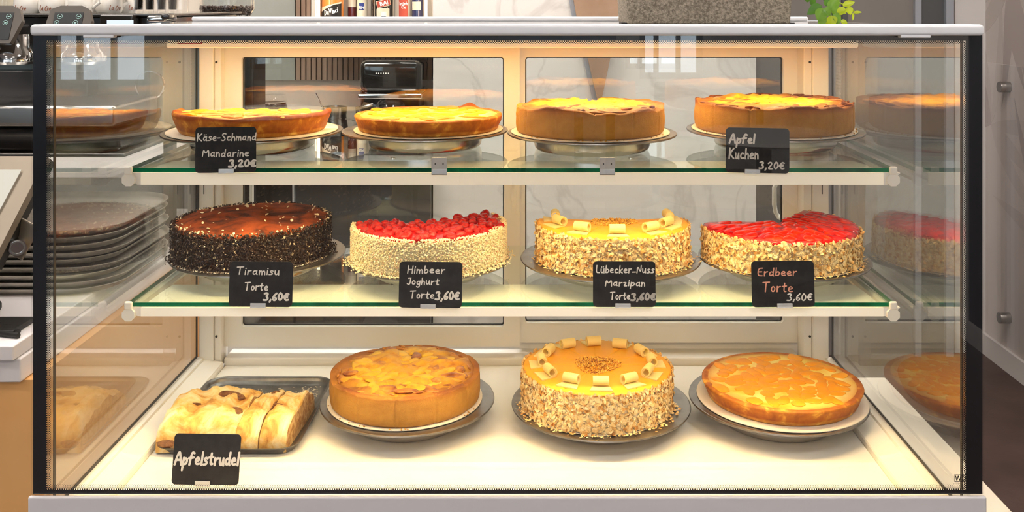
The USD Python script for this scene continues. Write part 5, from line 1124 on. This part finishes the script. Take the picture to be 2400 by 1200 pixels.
br = part(ps, 'lock_bracket', mv(rot(rbox(-0.02, 0.02, -0.003, 0.003, -0.035, 0.035, 0.0028), 28, (0, 1, 0)), X(38, zl_), zl_ - D0 + 0.02, Z(566, zl_)), 'bronze_frame')
part(ps, 'lock', mv(lk, X(38, zl_), zl_ - D0 + 0.005, Z(580, zl_)), 'chrome', smooth=40, label='round chrome lock')
part(ps, 'lock_face', mv(rot(rot(CAT([trimesh.creation.annulus(0.0105, 0.0128, 0.003, sections=40)]), 90, (1, 0, 0)), 25), X(38, zl_) + 0.004, zl_ - D0 - 0.004, Z(580, zl_)), 'steel_satin', smooth=40)
part(ps, 'stand_foot', rbox(-1.35, -1.02, zp_ - D0 - 0.02, zp_ - D0 + 0.12, Zc + 0.0004, Zc + 0.02, 0.006), 'black_seal')
part(ps, 'stand_neck', rbox(-1.22, -1.16, zp_ - D0 + 0.05, zp_ - D0 + 0.07, Zc + 0.02, Zc + 0.20, 0.006), 'black_seal')
for k in range(3):
    zz = 1.80 + 0.02 * k
    single('power_cable', ('black cable lying across the service counter, nearest the edge', 'black cable lying on the service counter between two others', 'black cable lying on the service counter, closest to the trays')[k], 'cable', tube([(X(x_, zz), zz - D0 - 0.055 + 0.01 * math.sin(i), Zc + 0.0052 + (0.018 if i < 2 else 0.0)) for i, x_ in enumerate((-120, -40, 20 + 6 * k, 45, 85))], 0.005, 8), 'black_seal')
single('card_tray', 'flat black tray on the service counter edge', 'tray', rbox(X(-90, 1.74), X(24, 1.74), 0.45, 0.53, Zc + 0.0003, Zc + 0.010, 0.003), 'black_seal')

# steel side shelf under the espresso machine
zm_ = 2.20
es_base = Z(358, 2.05)
ss = thing('machine_shelf', 'steel shelf carrying the espresso machine above the tray stack', 'shelf')
part(ss, 'shelf_board', rbox(-1.95, X(395, 2.3), 2.05 - D0, 1.30, es_base - 0.010, es_base, 0.003), 'steel_satin')
for x_ in (-1.9, -0.88):
    for y_ in (1.10, 1.27): part(ss, 'leg', bx(x_ - 0.012, x_ + 0.012, y_ - 0.012, y_ + 0.012, Zc + 0.0004, es_base - 0.0102), 'steel_satin', smooth=False)
plain('machine_black', (0.018, 0.015, 0.013), 0.18, coat=0.5); plain('machine_panel', (0.055, 0.052, 0.052), 0.22, coat=0.4); plain('machine_teal', (0.15, 0.19, 0.19), 0.25, coat=0.3); plain('keypad_face', (0.075, 0.06, 0.048), 0.35, spec=0.3); plain('keypad_black', (0.03, 0.032, 0.034), 0.45, spec=0.2); plain('icon_teal', (0.25, 0.42, 0.40), 0.4); glow('display_white', (0.78, 0.88, 1.0), 1.1)
em = thing('espresso_machine', 'large black espresso machine with chrome groups and touch keypads', 'coffee machine')
xe0, xe1 = -1.90, X(392, 2.25); ztop = Z(31, 2.2)
part(em, 'machine_body', rbox(xe0, xe1, 2.22 - D0, 1.28, es_base + 0.02, ztop - 0.045, 0.012), 'machine_teal')
part(em, 'upper_body', rbox(xe0, X(438, 2.2), 2.12 - D0, 1.28, ztop - 0.050, ztop - 0.004, 0.006), 'machine_black')
part(em, 'cup_tray', rbox(xe0, X(448, 2.2), 2.10 - D0, 1.29, ztop - 0.006, ztop, 0.002), 'machine_black')
part(em, 'splash_panel', rbox(xe0 + 0.02, X(205, 2.16), 2.16 - D0, 2.215 - D0, Z(252, 2.16), Z(165, 2.16), 0.004), 'machine_panel', label='glossy dark splash panel')
part(em, 'drip_tray', rbox(xe0 + 0.02, X(330, 2.1), 1.97 - D0, 2.2 - D0, Z(296, 1.98), Z(246, 1.98), 0.008), 'steel_satin', label='steel drip tray')
part(em, 'base_plinth', rbox(xe0 + 0.05, xe1 - 0.03, 2.06 - D0, 1.26, es_base + 0.0004, es_base + 0.05, 0.01), 'machine_black')
ds = part(em, 'display', rbox(X(242, 2.1), X(320, 2.1), 2.08 - D0, 2.115 - D0, Z(80, 2.09), Z(34, 2.09), 0.004), 'machine_black')
part(ds, 'screen', bx(X(251, 2.08), X(313, 2.08), 2.0785 - D0, 2.0799 - D0, Z(72, 2.08), Z(47, 2.08)), 'display_white', smooth=False, label='lit white screen')
part(em, 'steam_lever', CAT([rbox(X(343, 2.05), X(388, 2.05), 2.05 - D0, 2.12 - D0, Z(52, 2.05), Z(36, 2.05), 0.005)]), 'chrome')
part(em, 'steam_knob', rbox(X(372, 2.0), X(392, 2.0), 2.01 - D0, 2.05 - D0, Z(46, 2.0), Z(32, 2.0), 0.004), 'machine_black')
for q, zz in ((375, 2.205),):
    an = trimesh.creation.annulus(0.030, 0.033, 0.006, sections=48); part(em, 'gauge_ring', mv(rot(an, 90, (1, 0, 0)), X(352, zz), zz - D0, Z(200, zz)), 'chrome', smooth=40)
part(em, 'lettering', mv(up(ext(pen('La Cre', 0.018, 0.05, 0.002, slant=0.3), 0.0006)), X(150, 2.21), 2.215 - D0, Z(232, 2.21)), 'label_black', smooth=False, label='dark script letters')
def group_head(px, lab):
    zz = 1.97; k = zz / F
    g = part(em, 'group_head', CAT([mv(spin([(0, 0), (0.040, 0), (0.046, 0.006), (0.046, 0.022), (0.036, 0.034), (0.034, 0.062), (0, 0.062)], 40), X(px + 32, 2.02), 2.03 - D0, Z(152, 2.0)), rbox(X(px - 62, 2.05), X(px - 5, 2.05), 2.03 - D0, 2.2 - D0, Z(110, 2.05), Z(62, 2.05), 0.012)]), 'chrome', label=lab, smooth=40)
    pad = Polygon([(-56, -44), (-44, 34), (-24, 42), (24, 42), (40, 34), (50, 8), (34, -44)]); pad = affinity.scale(pad.buffer(6).buffer(-2), k, k, origin=(0, 0))
    pm = rot(up(ext(pad, 0.012)), -22, (1, 0, 0)); kp = part(g, 'keypad', mv(pm, X(px, zz), zz - D0, Z(56, zz)), 'keypad_face', label='brown touch keypad')
    extra = []
    ins = affinity.scale(sbox(-36, -40, 32, 28), k, k, origin=(0, 0))
    part(g, 'keypad_screen', mv(rot(mv(up(ext(ins, 0.0012)), 0, -0.0013, 0), -22, (1, 0, 0)), X(px, zz), zz - D0, Z(56, zz)), 'keypad_black', smooth=False)
    for (a_, b_) in ((-22, 18), (22, 18), (-27, 2), (17, 2)):
        c = affinity.translate(affinity.scale(LineString([(0, 0), (0.01, 0)]).buffer(6.2).difference(LineString([(0, 0), (0.01, 0)]).buffer(5.2)).union(sbox(-2.5, -1.5, 2.5, 1.5)), k, k, origin=(0, 0)), a_ * k, b_ * k)
        part(g, 'touch_icon', mv(rot(mv(up(ext(c, 0.0006)), 0, -0.0020, 0), -22, (1, 0, 0)), X(px, zz), zz - D0, Z(56, zz)), 'icon_teal', smooth=False)
    part(g, 'portafilter_handle', tube([(X(px - 35, 2.0), 1.99 - D0, Z(158, 2.0)), (X(px - 50, 1.95), 1.95 - D0, Z(165, 1.95)), (X(px - 62, 1.86), 1.86 - D0, Z(185, 1.86))], [0.010, 0.013, 0.015], 14), 'machine_black')
group_head(160, 'chrome group head beside the display'); group_head(-4, 'chrome group head cut off by the picture edge')
# cups on the machine
plain('porcelain', (0.80, 0.76, 0.70), 0.25, coat=0.4); plain('cup_print', (0.30, 0.10, 0.05), 0.5)
cup0 = None
zu = 2.17
cups = [(66, 1), (124, 1), (186, 1), (222, 0), (256, 0), (290, 0), (232, 2), (266, 2), (298, 2)]
labs = ['white espresso cup with red script behind the cut-off keypad', 'white espresso cup with red script left of the keypad', 'white espresso cup with red script above the keypad', 'white espresso cup in the row next to the tall glasses', 'middle white espresso cup above the lit display', 'white espresso cup closest to the tall glasses', 'white espresso cup stacked upside down above the keypad end', 'white espresso cup in the upper layer above the lit display', 'white espresso cup in the upper layer beside the glasses']
for i, ((px, kd), lab) in enumerate(zip(cups, labs)):
    zz = zu + ((0.07 + 0.062 * (i % 2)) if kd == 0 else 0); loc = (X(px, zz), zz - D0, ztop + 0.0004 + (0.056 if kd == 2 else 0))
    if kd == 2: loc = (X(px, zu + .07 + 0.064 * (i % 2)), zu + .07 + 0.064 * (i % 2) - D0, loc[2])
    if cup0 is None:
        cup0 = t = thing('espresso_cup', lab, 'cup', loc, group='white espresso cups on the espresso machine')
        part(t, 'cup_body', spin([(0, 0), (0.026, 0), (0.030, 0.010), (0.029, 0.03), (0.023, 0.050), (0.017, 0.055), (0, 0.055)], 40), 'porcelain', smooth=40)
        part(t, 'cup_handle', tube([(0.026, 0, 0.042), (0.042, 0, 0.040), (0.045, 0, 0.024), (0.030, 0, 0.012)], 0.0036, 10), 'porcelain')
        part(t, 'lettering', wrap(affinity.translate(pen('La Cre', 0.011, 0.026, 0.0013, slant=0.3), -0.017, 0.006), 0.0302, 0.0005), 'cup_print', smooth=False, label='red script letters')
    else: copy_of(cup0, lab, loc, rz=(0 if kd == 1 else -25 + 20 * i))
gl0 = None
for i, px in enumerate((312, 338, 365, 392, 418)):
    zz = 2.2 + 0.03 * (i % 2); loc = (X(px, zz), zz - D0, ztop + 0.0004)
    lab = f'tall clear drinking glass {("beside the cups", "second from the cups", "in the middle of the glass row", "second from the bean hopper", "at the bean hopper end of the row")[i]} on the espresso machine'
    if gl0 is None:
        gl0 = t = thing('tall_glass', lab, 'glass', loc, group='tall glasses on the espresso machine')
        part(t, 'glass_wall', spin([(0, 0), (0.021, 0), (0.0265, 0.12), (0.0255, 0.12), (0.020, 0.008), (0, 0.008)], 36), 'thin_glass', smooth=40)
    else: copy_of(gl0, lab, loc)
# herb jar at the far left of the machine top
t = thing('storage_jar', 'clear storage jar at the picture edge on the espresso machine', 'jar', (X(18, 2.25), 2.25 - D0, ztop + 0.0004))
part(t, 'jar_body', spin([(0, 0), (0.028, 0), (0.030, 0.1), (0.029, 0.1), (0.027, 0.006), (0, 0.006)], 36), 'thin_glass', smooth=40)
part(t, 'jar_content', spin([(0, 0.007), (0.0265, 0.007), (0.028, 0.07), (0, 0.075)], 36), 'label_cream', smooth=40)
# bean grinder with glass hopper
zgr = 2.66
gr = thing('bean_grinder', 'coffee grinder with a clear hopper half full of dark beans', 'coffee grinder', (X(532, zgr), zgr - D0, Zc + 0.0004))
hr = (X(595, zgr) - X(470, zgr)) / 2; gz = Z(38, zgr) - Zc
part(gr, 'grinder_body', rbox(-0.075, 0.075, -0.02, 0.12, 0, gz - 0.03, 0.012), 'machine_black')
part(gr, 'collar', spin([(0, gz - 0.031), (0.05, gz - 0.031), (hr * .9, gz - 0.004), (hr * .86, gz), (0, gz)], 48), 'steel_satin', smooth=40)
part(gr, 'hopper', spin([(hr * .86, gz + 0.0005), (hr, gz + 0.02), (hr * .98, gz + 0.14), (hr * .96, gz + 0.14), (hr * .975, gz + 0.02), (hr * .84, gz + 0.002)], 56), 'thin_glass', smooth=40)
island('beans', [(0.0, (0.012, 0.006, 0.004)), (1.0, (0.05, 0.022, 0.012))], rough=0.3)
r_ = np.random.default_rng(8); n = 900; rr_ = hr * .93 * np.sqrt(r_.random(n)); rr_[:500] = hr * .93; a = r_.uniform(0, 6.28, n); zz = gz + 0.004 + r_.random(n) * 0.022
rr_ = np.minimum(rr_, hr * (.78 + .16 * np.clip((zz - gz) / 0.02, 0, 1)))
be = ico1.copy(); be.vertices = be.vertices * [1, .7, .55]
part(gr, 'coffee_beans', scatter(be, frames(r_.normal(0, 1, (n, 3)), np.c_[rr_ * np.cos(a), rr_ * np.sin(a), zz], r_.uniform(0, 6, n), np.full((n, 3), 0.0048))), 'beans', kind='stuff', smooth=True)

# right: protective glass in front of the wallpaper, on steel fixings
xg = WALL_R - 0.035
gp = thing('wall_guard', 'clear glass guard plate held off the leaf wallpaper by steel fixings', 'glass panel')
y0, y1, z0, z1 = X(0, 1) * 0 + (WALL_R * F / (2312 - VX) - D0) * 1.0 - 0.06, 0.0, 0, 0
ya = xg * F / (2313 - VX) - D0; yb = -0.6
zt_, zb_2 = Z(145, ya + D0), Z(782, ya + D0)
part(gp, 'glass_plate', rbox(xg - 0.004, xg + 0.004, yb, ya, zb_2, zt_, 0.0035), 'thin_glass', label='clear guard plate')
for (px, py) in ((2345, 204), (2345, 745)):
    zz = xg * F / (px - VX); c = trimesh.creation.cylinder(0.021, 0.041, sections=32); c = rot(c, 90, (0, 1, 0))
    part(gp, 'fixing', mv(c, xg + 0.0144, zz - D0, Z(py, zz)), 'steel_satin', smooth=40, label='round steel fixing')

# ================================================================== CAFE FURNITURE behind the photographer (seen mirrored in the glass)
plain('table_white', (0.62, 0.60, 0.58), 0.35); plain('chair_dark', (0.06, 0.05, 0.045), 0.5)
tb0 = None
for k, (x, y) in enumerate(((0.55, -5.4), (-1.7, -5.0), (1.25, -3.9))):
    lab = ('round white cafe table nearest the tall windows', 'round white cafe table in the left half of the room', 'round white cafe table near the leaf wallpaper')[k]
    if tb0 is None:
        tb0 = t = thing('cafe_table', lab, 'table', (x, y, 0), group='round cafe tables')
        part(t, 'tabletop', spin([(0, .725), (.385, .725), (.40, .735), (.385, .75), (0, .75)], 48), 'table_white', smooth=40)
        part(t, 'pedestal', spin([(0, .03), (.035, .03), (.03, .725), (0, .725)], 24), 'chair_dark', smooth=40)
        part(t, 'foot', spin([(0, 0), (.24, 0), (.24, .012), (.04, .03), (0, .03)], 36), 'chair_dark', smooth=40)
    else: copy_of(tb0, lab, (x, y, 0))
ch0 = None
for k, (x, y, rz) in enumerate(((-0.25, -5.6, 100), (1.35, -5.3, -80), (-0.95, -5.0, -90), (0.45, -3.9, 90))):
    lab = ('dark cafe chair left of the table nearest the windows', 'dark cafe chair right of the table nearest the windows', 'dark cafe chair beside the table in the left half', 'dark cafe chair beside the table near the wallpaper')[k]
    if ch0 is None:
        ch0 = t = thing('cafe_chair', lab, 'chair', (x, y, 0), rz=rz, group='dark cafe chairs')
        part(t, 'seat', rbox(-.2, .2, -.2, .2, .43, .46, .012), 'chair_dark')
        part(t, 'backrest', rbox(-.2, .2, .18, .205, .60, .85, .010), 'chair_dark')
        for sx_ in (-1, 1):
            part(t, 'leg', bx(sx_ * .18 - .014, sx_ * .18 + .014, -.19, -.162, 0, .431), 'chair_dark', smooth=False)
            part(t, 'leg', bx(sx_ * .18 - .014, sx_ * .18 + .014, .178, .206, 0, .86), 'chair_dark', smooth=False)
    else: copy_of(ch0, lab, (x, y, 0), rz=rz)
